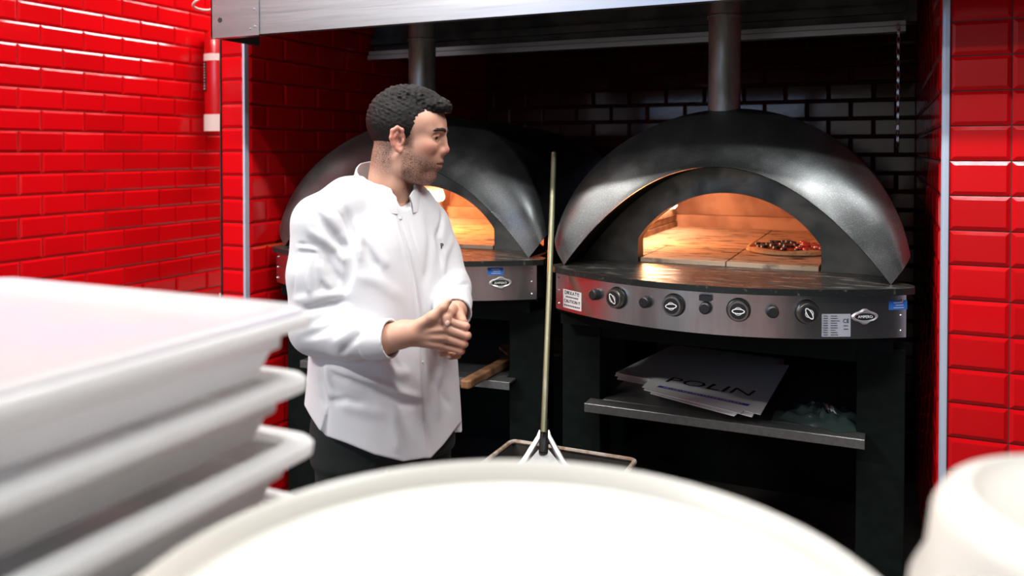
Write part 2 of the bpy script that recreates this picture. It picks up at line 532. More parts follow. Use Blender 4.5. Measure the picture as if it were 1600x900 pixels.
def planet_mark(name, parent, mtx, s=1.0):
    m_ = MB()
    def ring(rx, rz, w, a0=0, a1=360, n=28):
        rows = [[], []]
        for k in range(n + 1):
            a = R(a0 + (a1 - a0) * k / n)
            rows[0].append((rx * math.cos(a), 0, rz * math.sin(a)))
            rows[1].append(((rx - w) * math.cos(a), 0, (rz - w * 0.9) * math.sin(a)))
        m_.grid(rows)
    ring(0.0195 * s, 0.0085 * s, 0.0034 * s)
    ring(0.0125 * s, 0.0125 * s, 0.0018 * s, 38, 142, 12)
    ring(0.0125 * s, 0.0125 * s, 0.0018 * s, 218, 322, 12)
    o = m_.build(name, M['white_print'], parent)
    o.matrix_local = mtx
    return o

def oven(label, loc, rz, sx, data, blue_at, pizza=False, power=14.0, flue_dx=-0.03):
    ov = empty('pizza_oven', loc, rz)
    ov.scale = (sx, 1, 1)
    tag(ov, label, 'oven', 'twin arched gas pizza ovens')
    N = 56
    ts = [i / N for i in range(N + 1)]
    BASE = 1.192
    rim = []; outer = []
    for t in ts:
        s = -math.cos(math.pi * t)
        s = 0.55 * s + 0.45 * (2 * t - 1)
        rim.append(Vector((0.532 * s, 0.03, BASE + 0.356 * (1 - abs(s) ** 2.05))))
        a = R(172) + (R(8) - R(172)) * t
        outer.append(Vector((0.592 * math.cos(a), 0.065 + 0.10 * math.sin(a) + 0.18 * math.sin(a) ** 3, 1.2 + 0.555 * math.sin(a))))
    # canopy: flared front band running back into the vault cover
    rows = []
    for r_ in [0, 0.03, 0.1, 0.2, 0.32, 0.45, 0.58, 0.7, 0.8, 0.88, 0.94, 0.975, 1.0]:
        row = []
        for i, t in enumerate(ts):
            p = rim[i].lerp(outer[i], r_)
            q = Vector((p.x, 0, p.z - 1.2)); 
            if q.length > 1e-6: q.normalize()
            k = math.sin(math.pi * r_ ** 1.3) * math.sin(math.pi * (0.08 + 0.84 * t))
            row.append(p + q * (0.016 * k) + Vector((0, -0.045 * k, 0)))
        rows.append(row)
    for (y_, sc) in ((0.06, 0.992), (0.35, 0.985), (1.1, 0.96), (1.62, 0.9)):
        rows.append([Vector((o.x * sc, o.y + y_, 1.2 + (o.z - 1.2) * sc)) for o in outer])
    last = rows[-1]
    cen = Vector((0, last[0].y, 1.3))
    rows.append([p.lerp(cen, 0.98) + Vector((0, 0.06, 0)) for p in last])
    MB().grid(rows).build('canopy', M['shell'], ov, smooth=True, angle=60)
    # soot-dark soffit between canopy rim and mouth plate
    YM = 0.235
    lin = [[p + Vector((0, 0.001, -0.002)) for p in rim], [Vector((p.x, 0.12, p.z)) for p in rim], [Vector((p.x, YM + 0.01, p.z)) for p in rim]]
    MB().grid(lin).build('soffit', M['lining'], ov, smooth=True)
    # mouth plate with arched opening
    HW, ZS, ZA = 0.318, 1.277, 1.452
    sag = ZA - ZS
    Rr = (HW * HW + sag * sag) / (2 * sag)
    a1 = math.asin(HW / Rr)
    mouth = []
    for t in ts:
        if t < 0.14: mouth.append(Vector((-HW, 0, BASE + (ZS - BASE) * t / 0.14)))
        elif t > 0.86: mouth.append(Vector((HW, 0, BASE + (ZS - BASE) * (1 - t) / 0.14)))
        else:
            a = -a1 + 2 * a1 * (t - 0.14) / 0.72
            mouth.append(Vector((Rr * math.sin(a), 0, ZA - Rr + Rr * math.cos(a))))
    pl = MB().grid([[Vector((p.x, YM, p.z)) for p in rim], [Vector((p.x, YM, p.z)) for p in mouth]])
    mp_ = pl.build('mouth_plate', M['mouth'], ov)
    MB().grid([[Vector((p.x, YM, p.z)) for p in mouth], [Vector((p.x, YM + 0.075, p.z)) for p in mouth]]).build('mouth_jamb', M['mouth'], mp_, smooth=True)
    # fire chamber
    HZ = 1.207
    prof = [(-0.50, HZ - 0.02), (-0.50, 1.30)] + [(-0.5 * math.cos(R(a)), 1.30 + 0.30 * math.sin(R(a))) for a in range(8, 180, 8)] + [(0.50, 1.30), (0.50, HZ - 0.02)]
    ch = MB()
    ch.grid([[(x, y, z) for (x, z) in prof] for y in (0.312, 0.7, 1.2, 1.62)])
    ch.add([(x, 1.62, z) for (x, z) in prof], [tuple(range(len(prof)))])
    ch.box(-0.5, 0.5, 1.56, 1.62, HZ - 0.02, HZ + 0.062)
    ch.build('fire_chamber', M['vault'], ov)
    for iy, (y0, y1) in enumerate(((0.242, 0.66), (0.664, 1.11), (1.114, 1.58))):
        for ix, (x0, x1) in enumerate(((-0.5, -0.002), (0.002, 0.5))):
            if iy == 0: x0, x1 = max(x0, -0.31), min(x1, 0.31)
            MB().box(x0, x1, y0, y1, HZ - 0.03, HZ).build('hearth_tile', M['hearth'], ov, bevel=0.0015, seg=1)
    for x0, x1 in ((-0.5, -0.314), (0.314, 0.5)):
        MB().box(x0, x1, 0.32, 0.66, HZ - 0.03, HZ).build('hearth_tile', M['hearth'], ov)
    br = MB().box(-0.498, -0.478, 0.45, 1.555, HZ, HZ + 0.028).box(-0.498, -0.484, 0.45, 1.555, HZ + 0.031, HZ + 0.060)
    br.add([(-0.498, 0.45, HZ + 0.062), (-0.480, 0.45, HZ + 0.062), (-0.480, 1.555, HZ + 0.062), (-0.498, 1.555, HZ + 0.062),
            (-0.498, 0.45, HZ + 0.105), (-0.495, 0.45, HZ + 0.105), (-0.495, 1.555, HZ + 0.105), (-0.498, 1.555, HZ + 0.105)],
           [(0, 3, 2, 1), (4, 5, 6, 7), (0, 1, 5, 4), (1, 2, 6, 5), (2, 3, 7, 6), (3, 0, 4, 7)])
    bo = br.build('burner_rail', M['burner'], ov)
    fl = MB()
    rnd = random.Random(3)
    for k in range(26):
        y = 0.55 + k * 0.036
        h = 0.05 + 0.03 * rnd.random()
        fl.lathe([(0.0, 0.0), (0.013, 0.012), (0.015, 0.024), (0.009, h * 0.7), (0.0, h)], -0.474 + 0.006 * rnd.random(), y, 8, 'z', HZ + 0.10)
    fl.build('flame', M['flame'], bo, smooth=True)
    pd = bpy.data.lights.new('burner_glow', 'POINT')
    pd.energy = power; pd.color = (1.0, 0.43, 0.15); pd.shadow_soft_size = 0.06
    po = bpy.data.objects.new('burner_glow', pd); COL.objects.link(po); po.parent = ov
    po.location = (-0.425, 0.72, HZ + 0.15)
    # landing slab
    xs = [POFF - 0.585 + 1.17 * i / 40 for i in range(41)]
    front = [(x, -0.006 - (SAG + 0.012) * max(0, 1 - ((x - POFF) / 0.585) ** 2) ) for x in xs]
    front[0] = (xs[0], 0.004); front[-1] = (xs[-1], 0.004)
    slab = front + [(xs[-1], 0.05), (0.55, 0.10), (0.55, 0.32), (-0.55, 0.32), (-0.55, 0.10), (xs[0], 0.05)]
    sl_ = MB().prism(slab, 1.172, BASE).build('landing_slab', M['worktop'], ov)
    sl_.data.materials.append(M['slab_edge'])
    for p in sl_.data.polygons:
        if p.normal.z < 0.5: p.material_index = 1
    # curved control fascia
    px_ = [POFF - PH + 2 * PH * i / 48 for i in range(49)]
    Z0, Z1 = 1.042, 1.171
    fr = [[(x, yb(x), Z0) for x in px_], [(x, yb(x), Z1) for x in px_]]
    bk = [[(x, yb(x) + 0.02, Z1) for x in px_], [(x, yb(x) + 0.02, Z0) for x in px_]]
    fa = MB().grid(fr + bk + [fr[0]])
    fa.add([(px_[0], 0, Z0), (px_[0], 0.09, Z0), (px_[0], 0.09, Z1), (px_[0], 0, Z1)], [(0, 1, 2, 3)])
    fa.add([(px_[-1], 0, Z0), (px_[-1], 0.09, Z0), (px_[-1], 0.09, Z1), (px_[-1], 0, Z1)], [(0, 1, 2, 3)])
    fascia = fa.build('control_fascia', M['panel_steel'], ov, smooth=True, angle=30)
    def at(x, z, off=0.0):
        a = math.atan(dyb(x))
        nx, ny = math.sin(a), -math.cos(a)
        return Matrix.Translation((x + nx * off, yb(x) + ny * off, z)) @ Matrix.Rotation(a, 4, 'Z')
    for sgn in (-1, 1):
        for z in (1.062, 1.108, 1.152):
            o = MB().lathe([(0, -0.005), (0.0032, -0.0042), (0.0048, 0)], seg=12, axis='y').build('rivet', M['rivet'], fascia, smooth=True)
            o.matrix_local = at(POFF + sgn * (PH - 0.014), z)
    for x in (-0.361, -0.172, 0.018, 0.209):
        o = MB().lathe([(0, -0.024), (0.014, -0.024), (0.0175, -0.021), (0.019, -0.004), (0.0195, 0)], seg=20, axis='y').build('button', M['rubber'], ov, smooth=True)
        o.matrix_local = at(x, 1.1225)
    o = MB().prism([(0.019 * max(-1, min(1, 1.7 * math.cos(R(a)))) , 0.0105 * math.sin(R(a))) for a in range(0, 360, 15)], 0, 0.012).build('switch', M['rubber'], ov)
    o.matrix_local = at(0.018, 1.1535) @ Matrix.Rotation(R(90), 4, 'X')
    for x, rot in ((-0.278, 55), (-0.081, -6), (0.114, 0), (0.304, 58)):
        mt = at(x, 1.1225)
        kn = MB().lathe([(0.036, 0.0), (0.036, -0.004), (0.033, -0.008)], seg=32, axis='y').build('dial', M['rubber'], ov, smooth=True)
        kn.matrix_local = mt
        MB().lathe([(0.0325, -0.004), (0.0315, -0.022), (0.029, -0.026), (0.0245, -0.0262)], seg=32, axis='y').build('dial_ring', M['knob_ring'], kn, smooth=True)
        MB().lathe([(0.0245, -0.024), (0.0242, -0.0275), (0.0, -0.0285)], seg=32, axis='y').build('dial_face', M['knob'], kn, smooth=True)
        planet_mark('dial_mark', kn, Matrix.Translation((0, -0.0292, 0)) @ Matrix.Rotation(R(rot), 4, 'Y'), 0.98)
    # badge
    bd = MB()
    n = 40
    o_, i_, c_ = [], [], []
    for k in range(n):
        a = 2 * math.pi * k / n
        w = 1 + 0.38 * math.exp(-((math.cos(a)) / 0.30) ** 4)
        o_.append((0.042 * math.cos(a), -0.0005, 0.0172 * math.sin(a) * w))
        i_.append((0.037 * math.cos(a), -0.0055, 0.0142 * math.sin(a) * w))
        c_.append((0.031 * math.cos(a), -0.0035, 0.0105 * math.sin(a)))
    bd.grid([o_, i_, c_], closed=True)
    bo = bd.build('badge', M['chrome'], ov, smooth=True)
    bo.matrix_local = at(0.461, 1.108)
    MB().add([(p[0], p[1], p[2]) for p in c_], [tuple(range(n))]).build('badge_field', M['knob'], bo)
    text_obj('badge_lettering', 'AMPERO', 0.0118, M['white_print'], bo, Matrix.Translation((0, -0.0046, -0.0003)) @ UPRIGHT, extrude=0.0006, sx=1.0)
    # stickers
    def patch(name, x, z, w, h, m, off=0.0006):
        rows = [[], []]
        for k in range(7):
            u = x - w / 2 + w * k / 6
            a = math.atan(dyb(u))
            for j, zz in enumerate((z - h / 2, z + h / 2)):
                rows[j].append((u + math.sin(a) * off, yb(u) - math.cos(a) * off, zz))
        return MB().grid(rows).build(name, m, ov, fixn=False)
    bs = patch('blue_sticker', blue_at[0], blue_at[1], 0.05, 0.028, M['blue'])
    for k, (dx, w) in enumerate(((0.0, 0.030), (0.004, 0.026), (0.002, 0.034))):
        o = MB().box(-w / 2, w / 2, -0.0002, 0, -0.0008, 0.0008).build('print_line', M['white_print'], bs)
        o.matrix_local = at(blue_at[0] + dx, blue_at[1] + 0.007 - 0.0075 * k, 0.001)
    # white plate and caution label
    if data:
        dp = patch('data_plate', 0.384, 1.083, 0.078, 0.068, M['plate'])
        rnd = random.Random(11)
        for k in range(9):
            zz = 1.111 - k * 0.007
            for (xa, xb) in ((0.349, 0.362), (0.368, 0.368 + 0.012 + 0.016 * rnd.random())):
                o = MB().box(-(xb - xa) / 2, (xb - xa) / 2, -0.0002, 0, -0.0007, 0.0007).build('print_line', M['black_print'], dp)
                o.matrix_local = at((xa + xb) / 2, zz, 0.0012)
        text_obj('plate_mark', 'CE', 0.016, M['black_print'], dp, at(0.410, 1.096, 0.0012) @ UPRIGHT, extrude=0.0003)
        for zz in (1.082, 1.072):
            o = MB().box(-0.007, 0.007, -0.0002, 0, -0.0007, 0.0007).build('print_line', M['black_print'], dp)
            o.matrix_local = at(0.410, zz, 0.0012)
        cl = patch('caution_label', -0.470, 1.0855, 0.086, 0.064, M['sticker'])
        text_obj('label_lettering', 'DIKKAT!!!', 0.0185, M['black_print'], cl, at(-0.470, 1.1075, 0.0012) @ UPRIGHT, extrude=0.0004)
        text_obj('label_lettering', 'CAUTION !!', 0.0165, M['black_print'], cl, at(-0.470, 1.0785, 0.0012) @ UPRIGHT, extrude=0.0004)
        for zz, w in ((1.0935, 0.06), (1.0635, 0.075)):
            for k in range(9):
                x = -0.470 - w / 2 + w * (k + 0.5) / 9
                o = MB().box(-w / 24, w / 24, -0.0002, 0, -0.0028, 0.0028).build('print_line', M['black_print'], cl)
                o.matrix_local = at(x, zz, 0.0012)
    # body, stand and shelf
    MB().box(-0.54, 0.54, 0.02, 1.66, 0.985, 1.172).box(-0.545, -0.505, 0.30, 1.66, 1.172, 1.29).box(0.505, 0.545, 0.30, 1.66, 1.172, 1.29).build('oven_body', M['stand'], ov)
    MB().prism([(x, yb(x) * 0.9 + 0.012) for x in px_] + [(0.54, 0.06), (-0.54, 0.06)], 1.032, 1.05).build('fascia_backing', M['stand'], ov)
    for x0, x1 in ((-0.56, -0.415), (0.435, 0.575)):
        for y0, y1 in ((0.09, 0.21), (1.45, 1.57)):
            MB().box(x0, x1, y0, y1, 0, 0.985).build('leg', M['stand'], ov, bevel=0.004)
    MB().box(-0.415, 0.435, 0.10, 0.16, 0.93, 0.985).box(-0.415, 0.435, 1.5, 1.56, 0.93, 0.985).box(-0.54, -0.46, 0.21, 1.45, 0.93, 0.985).box(0.47, 0.55, 0.21, 1.45, 0.93, 0.985).build('stand_rail', M['stand'], ov)
    sh = MB().box(-0.45, 0.462, 0.02, 0.088, 0.702, 0.71).box(-0.405, 0.425, 0.088, 1.3, 0.702, 0.71).box(-0.45, 0.462, 0.017, 0.021, 0.68, 0.71)
    sh.build('shelf', M['shelf'], ov, bevel=0.001, seg=1)
    MB().box(-0.41, 0.43, 1.3, 1.31, 0.0, 0.985).build('stand_back', M['stand'], ov)
    # flue
    fx, fy = flue_dx, 0.37
    fo = MB().lathe([(0.058, 1.60), (0.058, 2.13), (0.0575, 2.38)], fx, fy, 32).build('flue', M['pipe'], ov, smooth=True)
    MB().lathe([(0.0585, 2.085), (0.0625, 2.088), (0.0625, 2.096), (0.0585, 2.10)], fx, fy, 32).build('flue_collar', M['pipe'], fo, smooth=True)
    return ov

oven_near = oven('arched pizza oven at the right with a pizza baking inside', (-0.52, 2.75, 0), 0, 1.0, True, (0.551, 1.14), power=4.6)
oven_far = oven('arched pizza oven behind the man in the white jacket', (-1.80, 2.85, 0), R(3.5), 1.045, False, (0.445, 1.152), power=44.0, flue_dx=-0.065)

# pizza in the right oven
pz = empty('pizza', (-0.345, 3.40, 1.207))
tag(pz, 'round pizza with red topping and dark olives in the right oven', 'pizza')
def wob(a, k): return 1 + 0.025 * math.sin(3 * a + k) + 0.02 * math.sin(7 * a + 2 * k)
rows = []
for (r_, z_) in ((0.155, 0.0), (0.168, 0.006), (0.168, 0.016), (0.155, 0.022), (0.138, 0.016), (0.0, 0.012)):
    rows.append([(r_ * wob(a, 1) * math.cos(a), r_ * wob(a, 1) * math.sin(a), z_ + 0.003 * math.sin(5 * a) * (z_ > 0.01)) for a in [2 * math.pi * k / 40 for k in range(40)]])
MB().grid(rows, closed=True).build('crust', M['crust'], pz, smooth=True)
rows = []
for (r_, z_) in ((0.148, 0.016), (0.13, 0.021), (0.08, 0.023), (0.0, 0.022)):
    rows.append([(r_ * wob(a, 2) * math.cos(a), r_ * wob(a, 2) * math.sin(a), z_) for a in [2 * math.pi * k / 40 for k in range(40)]])
MB().grid(rows, closed=True).build('sauce', M['sauce'], pz, smooth=True)
rnd = random.Random(5)
for k in range(60):
    a, r_ = rnd.random() * 6.28, 0.138 * math.sqrt(rnd.random())
    s = 0.009 + 0.008 * rnd.random()
    o = MB().lathe([(0.0, 0.0), (s, 0.002), (s * 0.9, s * 0.7), (0.0, s * 0.9)], r_ * math.cos(a), r_ * math.sin(a), 9, 'z', 0.02)
    right = math.cos(a) * r_ > 0.02
    o.build('olive' if (not right or rnd.random() < 0.35) else 'tomato_slice', M['olive_top'] if (not right or rnd.random() < 0.3) else M['tomato'], pz, smooth=True)

# ------------------------------------------------------------------ printed box sheets on the right shelf
def sheet(name, label, corners, z, th, m, group='printed cardboard sheets on the oven shelf', notch=True, curl=0.0):
    """corners: front-left, front-right, back-right, back-left (x, y)"""
    fl_, fr_, br_, bl_ = [Vector((c[0], c[1], 0)) for c in corners]
    ex = (fr_ - fl_); ey = (bl_ - fl_)
    pts = [(0.0, 0.05), (0.03, 0.05), (0.035, 0.0), (0.86, 0.0), (0.875, 0.055), (1.0, 0.05)]
    def P(u, v):
        return fl_ * (1 - u) * (1 - v) + fr_ * u * (1 - v) + br_ * u * v + bl_ * (1 - u) * v
    us = [i / 12 for i in range(13)]
    vs_ = [j / 10 for j in range(11)]
    mb = MB()
    def f(u):
        for (a, b), (c, d) in zip(pts, pts[1:]):
            if a <= u <= c: return b + (d - b) * (u - a) / max(1e-6, c - a)
        return 0.0
    us = sorted(set(us + [0.03, 0.035, 0.86, 0.875]))
    top = []; bot = []
    for v in vs_:
        rt, rb = [], []
        for u in us:
            vv = f(u) + (1 - f(u)) * v if notch else v
            p = P(u, vv)
            zz = z + curl * (4 * u * (1 - u)) * (1 - v) ** 2
            rt.append((p.x, p.y, zz + th)); rb.append((p.x, p.y, zz))
        top.append(rt); bot.append(rb)
    mb.grid(top); mb.grid(bot, flip=True)
    per_t = top[0] + [r[-1] for r in top[1:]] + top[-1][-2::-1] + [r[0] for r in top[-2:0:-1]]
    per_b = bot[0] + [r[-1] for r in bot[1:]] + bot[-1][-2::-1] + [r[0] for r in bot[-2:0:-1]]
    mb.grid([per_b, per_t], closed=True)
    o = mb.build(name, m)
    tag(o, label, 'cardboard', group)
    return o, P

Zs = 0.7105
for k in range(6):
    j = (random.random() - 0.5) * 0.02
    lab = ['bottom sheet of the cardboard stack on the right oven shelf', 'second cardboard sheet from the bottom of the shelf stack', 'third cardboard sheet from the bottom of the shelf stack',
           'fourth cardboard sheet from the bottom of the shelf stack', 'fifth cardboard sheet from the bottom, under the slid-out printed sheets', 'topmost cardboard sheet left behind in the shelf stack'][k]
    sheet('box_sheet', lab, [(-0.955 + j, 3.11 + j), (-0.50 + j, 2.99 - j), (-0.385, 3.6), (-0.86 + j, 3.66)], Zs + k * 0.0046, 0.0040, M['paper'], notch=False)
o1, _ = sheet('box_sheet', 'white card sheet slid out just under the printed one', [(-0.775, 2.885), (-0.395, 2.72), (-0.375, 3.45), (-0.80, 3.35)], Zs + 0.0285, 0.0015, M['paper'])
o2, Pf = sheet('box_sheet', 'white card sheet printed POLIN with an indigo strip, hanging over the shelf edge', [(-0.808, 2.912), (-0.372, 2.748), (-0.352, 3.48), (-0.80, 3.40)], Zs + 0.031, 0.0015, M['paper'])
def on_sheet(u, v, dz=0.0008):
    p = Pf(u, v)
    ex = (Pf(1, v) - Pf(0, v)).normalized()
    a = math.atan2(ex.y, ex.x)
    return Matrix.Translation((p.x, p.y, Zs + 0.0325 + dz)) @ Matrix.Rotation(a, 4, 'Z')
text_obj('print', 'POLIN', 0.105, M['black_print'], o2, on_sheet(0.50, 0.345), extrude=0.0002, sx=1.12)
text_obj('print', ',', 0.07, M['black_print'], o2, on_sheet(0.54, 0.42), extrude=0.0002)
stripe = MB().box(-0.175, 0.175, -0.011, 0.011, 0, 0.0004).build('indigo_strip', M['purple'], o2)
stripe.matrix_local = on_sheet(0.50, 0.145)
for k in range(24):
    w = 0.008 + 0.003 * math.sin(k * 2.1)
    q = MB().box(-w / 2, w / 2, -0.002, 0.002, 0, 0.0003).build('print_line', M['white_print'], stripe)
    q.location = (-0.15 + 0.013 * k, 0, 0.0005)

# crumpled plastic on the shelf
def crumple(name, label, cx, cy, z, rx, ry, h, m, seed, rz=0.0):
    rnd = np.random.RandomState(seed)
    n = 26
    rows = []
    ph = rnd.rand(8) * 6.28
    for i in range(n):
        r_ = i / (n - 1)
        row = []
        for j in range(40):
            a = 2 * math.pi * j / 40
            fold = 0.5 + 0.5 * math.sin(7 * a + ph[0] + 2 * math.sin(3 * r_ + ph[1])) * math.sin(5 * r_ * 2 + ph[2] + 2 * math.cos(a * 2))
            prof = (1 - r_ ** 2.2)
            zz = h * prof * (0.35 + 0.65 * fold)
            rr = r_ * (1 + 0.14 * math.sin(4 * a + ph[3]) + 0.07 * math.sin(9 * a + ph[4]))
            x, y = rx * rr * math.cos(a), ry * rr * math.sin(a)
            row.append((x * math.cos(rz) - y * math.sin(rz), x * math.sin(rz) + y * math.cos(rz), zz + 0.0005))
        rows.append(row)
    o = MB().grid(rows, closed=True).build(name, m, smooth=True, fixn=False)
    o.location = (cx, cy, z)
    tag(o, label, 'plastic bag')
    return o
crumple('plastic_bag', 'crumpled dark plastic bag at the right end of the oven shelf', -0.19, 2.93, Zs, 0.135, 0.11, 0.055, M['bag'], 4, -0.3)

# wooden peel lying on the far oven's shelf, handle end towards the front
wp = empty('wooden_peel', (-1.43, 2.735, 0.71))
tag(wp, 'wooden peel lying on the far oven shelf, its worn handle end sticking out', 'peel')
hd = MB().prism([(-0.022, 0.012), (-0.016, 0.0), (0.016, 0.0), (0.022, 0.012), (0.022, 0.5), (-0.022, 0.5)], 0.004, 0.036)
hd.build('handle', M['wood'], wp, bevel=0.006)
MB().prism([(-0.03, 0.48), (0.03, 0.48), (0.15, 0.62), (0.15, 0.95), (-0.15, 0.95), (-0.15, 0.62)], 0.004, 0.016).build('blade', M['wood'], wp, bevel=0.003)

# ------------------------------------------------------------------ metal peel standing head down in the bin
def W(px, py, d):
    """a point at camera distance d"""
    k = (px - 800) / FPX * d
    c_, s_ = math.cos(YAW), math.sin(YAW)
    return Vector((k * c_ - d * s_, k * s_ + d * c_, EYE - (py - 236) / FPX * d))
pe = empty('turning_peel', W(849.5, 708, 2.62))
tag(pe, 'long olive-handled aluminium peel standing head down between the two ovens', 'peel')
base = Vector(pe.location)
top = Vector((-1.143, 2.915, 1.593))
ax = top - base
MB().tube([(0, 0, 0.06), tuple(ax * 0.5), tuple(ax)], 0.0098, 12).build('pole', M['olive'], pe, smooth=True)
u_ = ax.normalized()
MB().tube([tuple(u_ * -0.004), tuple(u_ * 0.02), tuple(u_ * 0.10)], [0.0145, 0.0155, 0.0125], 12).build('grip_socket', M['rubber'], pe, smooth=True)
yaw_v = Vector((math.cos(YAW), math.sin(YAW), 0))
dn = -u_
hb = MB()
nrm = u_.cross(yaw_v).normalized()
def hp(a, b, c=0.0): return tuple(yaw_v * a + dn * b + nrm * c)
for s in (-1, 1):
    hb.tube([hp(0.013 * s, -0.065), hp(0.016 * s, -0.045), hp(0.060 * s, 0.03), hp(0.16 * s, 0.15)], [0.003, 0.006, 0.0075, 0.0075], 8, rx=1.5)
hb.build('fork_bracket', M['alu'], pe, smooth=True)
bl = MB()
bl.add([hp(-0.012, -0.01, 0.004), hp(0.012, -0.01, 0.004), hp(0.17, 0.17, 0.004), hp(0.165, 0.42, 0.004), hp(0.1, 0.48, 0.004), hp(-0.1, 0.48, 0.004), hp(-0.165, 0.42, 0.004), hp(-0.17, 0.17, 0.004)], [(0, 1, 2, 3, 4, 5, 6, 7)])
bl.build('blade', M['alu'], pe, solid=0.003)

# ash bin with dirty rim
bn = empty('metal_bin', (-0.935, 2.41, 0))
tag(bn, 'open rectangular metal bin with a grimy rim below the ovens', 'bin')
bx0, bx1, by0, by1, bz = -0.215, 0.215, -0.26, 0.14, 0.62
MB().box(bx0, bx0 + 0.004, by0, by1, 0.01, bz).box(bx1 - 0.004, bx1, by0, by1, 0.01, bz).box(bx0, bx1, by0, by0 + 0.004, 0.01, bz).box(bx0, bx1, by1 - 0.004, by1, 0.01, bz).box(bx0, bx1, by0, by1, 0.0, 0.012).build('body', M['binin'], bn)
rc = []
for (cx_, cy_, a0) in ((bx1 - 0.02, by1 - 0.02, 0), (bx0 + 0.02, by1 - 0.02, 90), (bx0 + 0.02, by0 + 0.02, 180), (bx1 - 0.02, by0 + 0.02, 270)):
    for k in range(5):
        a = R(a0 + 90 * k / 4)
        rc.append((cx_ + 0.02 * math.cos(a), cy_ + 0.02 * math.sin(a), bz))
MB().tube(rc, 0.0075, 8, closed=True).build('rim', M['bin'], bn, smooth=True)

# ------------------------------------------------------------------ passage: extinguisher, cable, pale counter
fe = empty('fire_extinguisher', (-3.556, 3.72, 1.715))
tag(fe, 'red cylinder extinguisher with two cream bands beside the partition', 'fire extinguisher')
MB().lathe([(0.0, 0.0), (0.076, 0.0), (0.078, 0.006), (0.078, 0.52), (0.070, 0.56), (0.045, 0.59), (0.02, 0.60), (0.02, 0.64), (0.0, 0.64)], seg=36).build('cylinder', M['ext'], fe, smooth=True)
MB().lathe([(0.0782, 0.0), (0.0815, 0.0), (0.0815, 0.096), (0.0782, 0.096)], seg=36, closed=True).build('band', M['white_band'], fe, smooth=True)
MB().lathe([(0.0782, 0.405), (0.080, 0.405), (0.080, 0.445), (0.0782, 0.445)], seg=36, closed=True).build('band', M['white_band'], fe, smooth=True)
lbv = []
for zz in (0.225, 0.40):
    lbv.append([(0.0788 * math.cos(R(a)), 0.0788 * math.sin(R(a)), zz) for a in range(200, 262, 6)])
lb = MB().grid(lbv).build('label', M['knob'], fe, fixn=False)
rnd = random.Random(2)
for k in range(10):
    zz = 0.24 + k * 0.016
    MB().grid([[(0.0794 * math.cos(R(a)), 0.0794 * math.sin(R(a)), z2) for a in range(208, 256, 8)] for z2 in (zz, zz + 0.003 + 0.006 * rnd.random())]).build('label_print', M['white_print'], lb, fixn=False)
MB().tube([(0, 0, 0.64), (0, 0, 0.67), (0.05, -0.02, 0.69)], 0.008, 8).build('valve', M['knob'], fe, smooth=True)
MB().box(-0.094, -0.07, 0.0, 0.03, 0.25, 0.28).box(-0.094, -0.07, 0.0, 0.03, 0.46, 0.49).build('bracket', M['galv'], fe)

cb = []
pts = [W(345, 8, 4.05), W(332, 16, 4.05), W(316, 16, 4.0), W(304, 11, 3.95), W(306, 4, 3.9), W(318, -3, 3.88), W(336, -10, 3.88), W(352, -20, 3.9), W(352, -60, 3.95), W(340, -86, 4.0)]
def catmull(p, n=6):
    out = []
    for i in range(len(p) - 1):
        p0, p1, p2, p3 = p[max(i - 1, 0)], p[i], p[i + 1], p[min(i + 2, len(p) - 1)]
        for k in range(n):
            t = k / n
            out.append(0.5 * ((2 * p1) + (p2 - p0) * t + (2 * p0 - 5 * p1 + 4 * p2 - p3) * t * t + (3 * p1 - p0 - 3 * p2 + p3) * t ** 3))
    out.append(p[-1])
    return out
co = MB().tube([tuple(q) for q in catmull(pts)], 0.0062, 8).build('white_cable', M['cable'], smooth=True)
tag(co, 'white cable looping down beside the hood end', 'cable')

pc = empty('pale_counter', (-3.30, 4.35, 0))
tag(pc, 'pale counter in the passage at the foot of the red wall', 'counter')
MB().box(-0.34, 0.33, -0.55, 1.1, 0.72, 0.75).build('counter_top', M['counter_white'], pc, bevel=0.004)
MB().box(-0.33, 0.28, -0.52, 1.08, 0.0, 0.72).build('cabinet', M['counter_white'], pc)

# ------------------------------------------------------------------ prep table and white plastic ware in front
pt = empty('prep_table', (-0.45, 0.30, 0))
tag(pt, 'steel prep table carrying the dough trays and white tubs', 'table')
MB().box(-0.75, 1.05, -0.45, 0.52, 0.88, 0.92).build('table_top', M['steel'], pt, bevel=0.004)
for x in (-0.70, 1.0):
    for y in (-0.40, 0.47):
        MB().box(x - 0.02, x + 0.02, y - 0.02, y + 0.02, 0, 0.88).build('leg', M['steel'], pt)
MB().box(-0.68, 0.98, -0.38, 0.45, 0.25, 0.27).build('undershelf', M['galv'], pt)
MB().box(-0.68, 0.98, 0.48, 0.49, 0.08, 0.88).build('bounce_panel', M['sticker'], pt)  # unseen pale panel added to brighten the reflection in the oven fascia

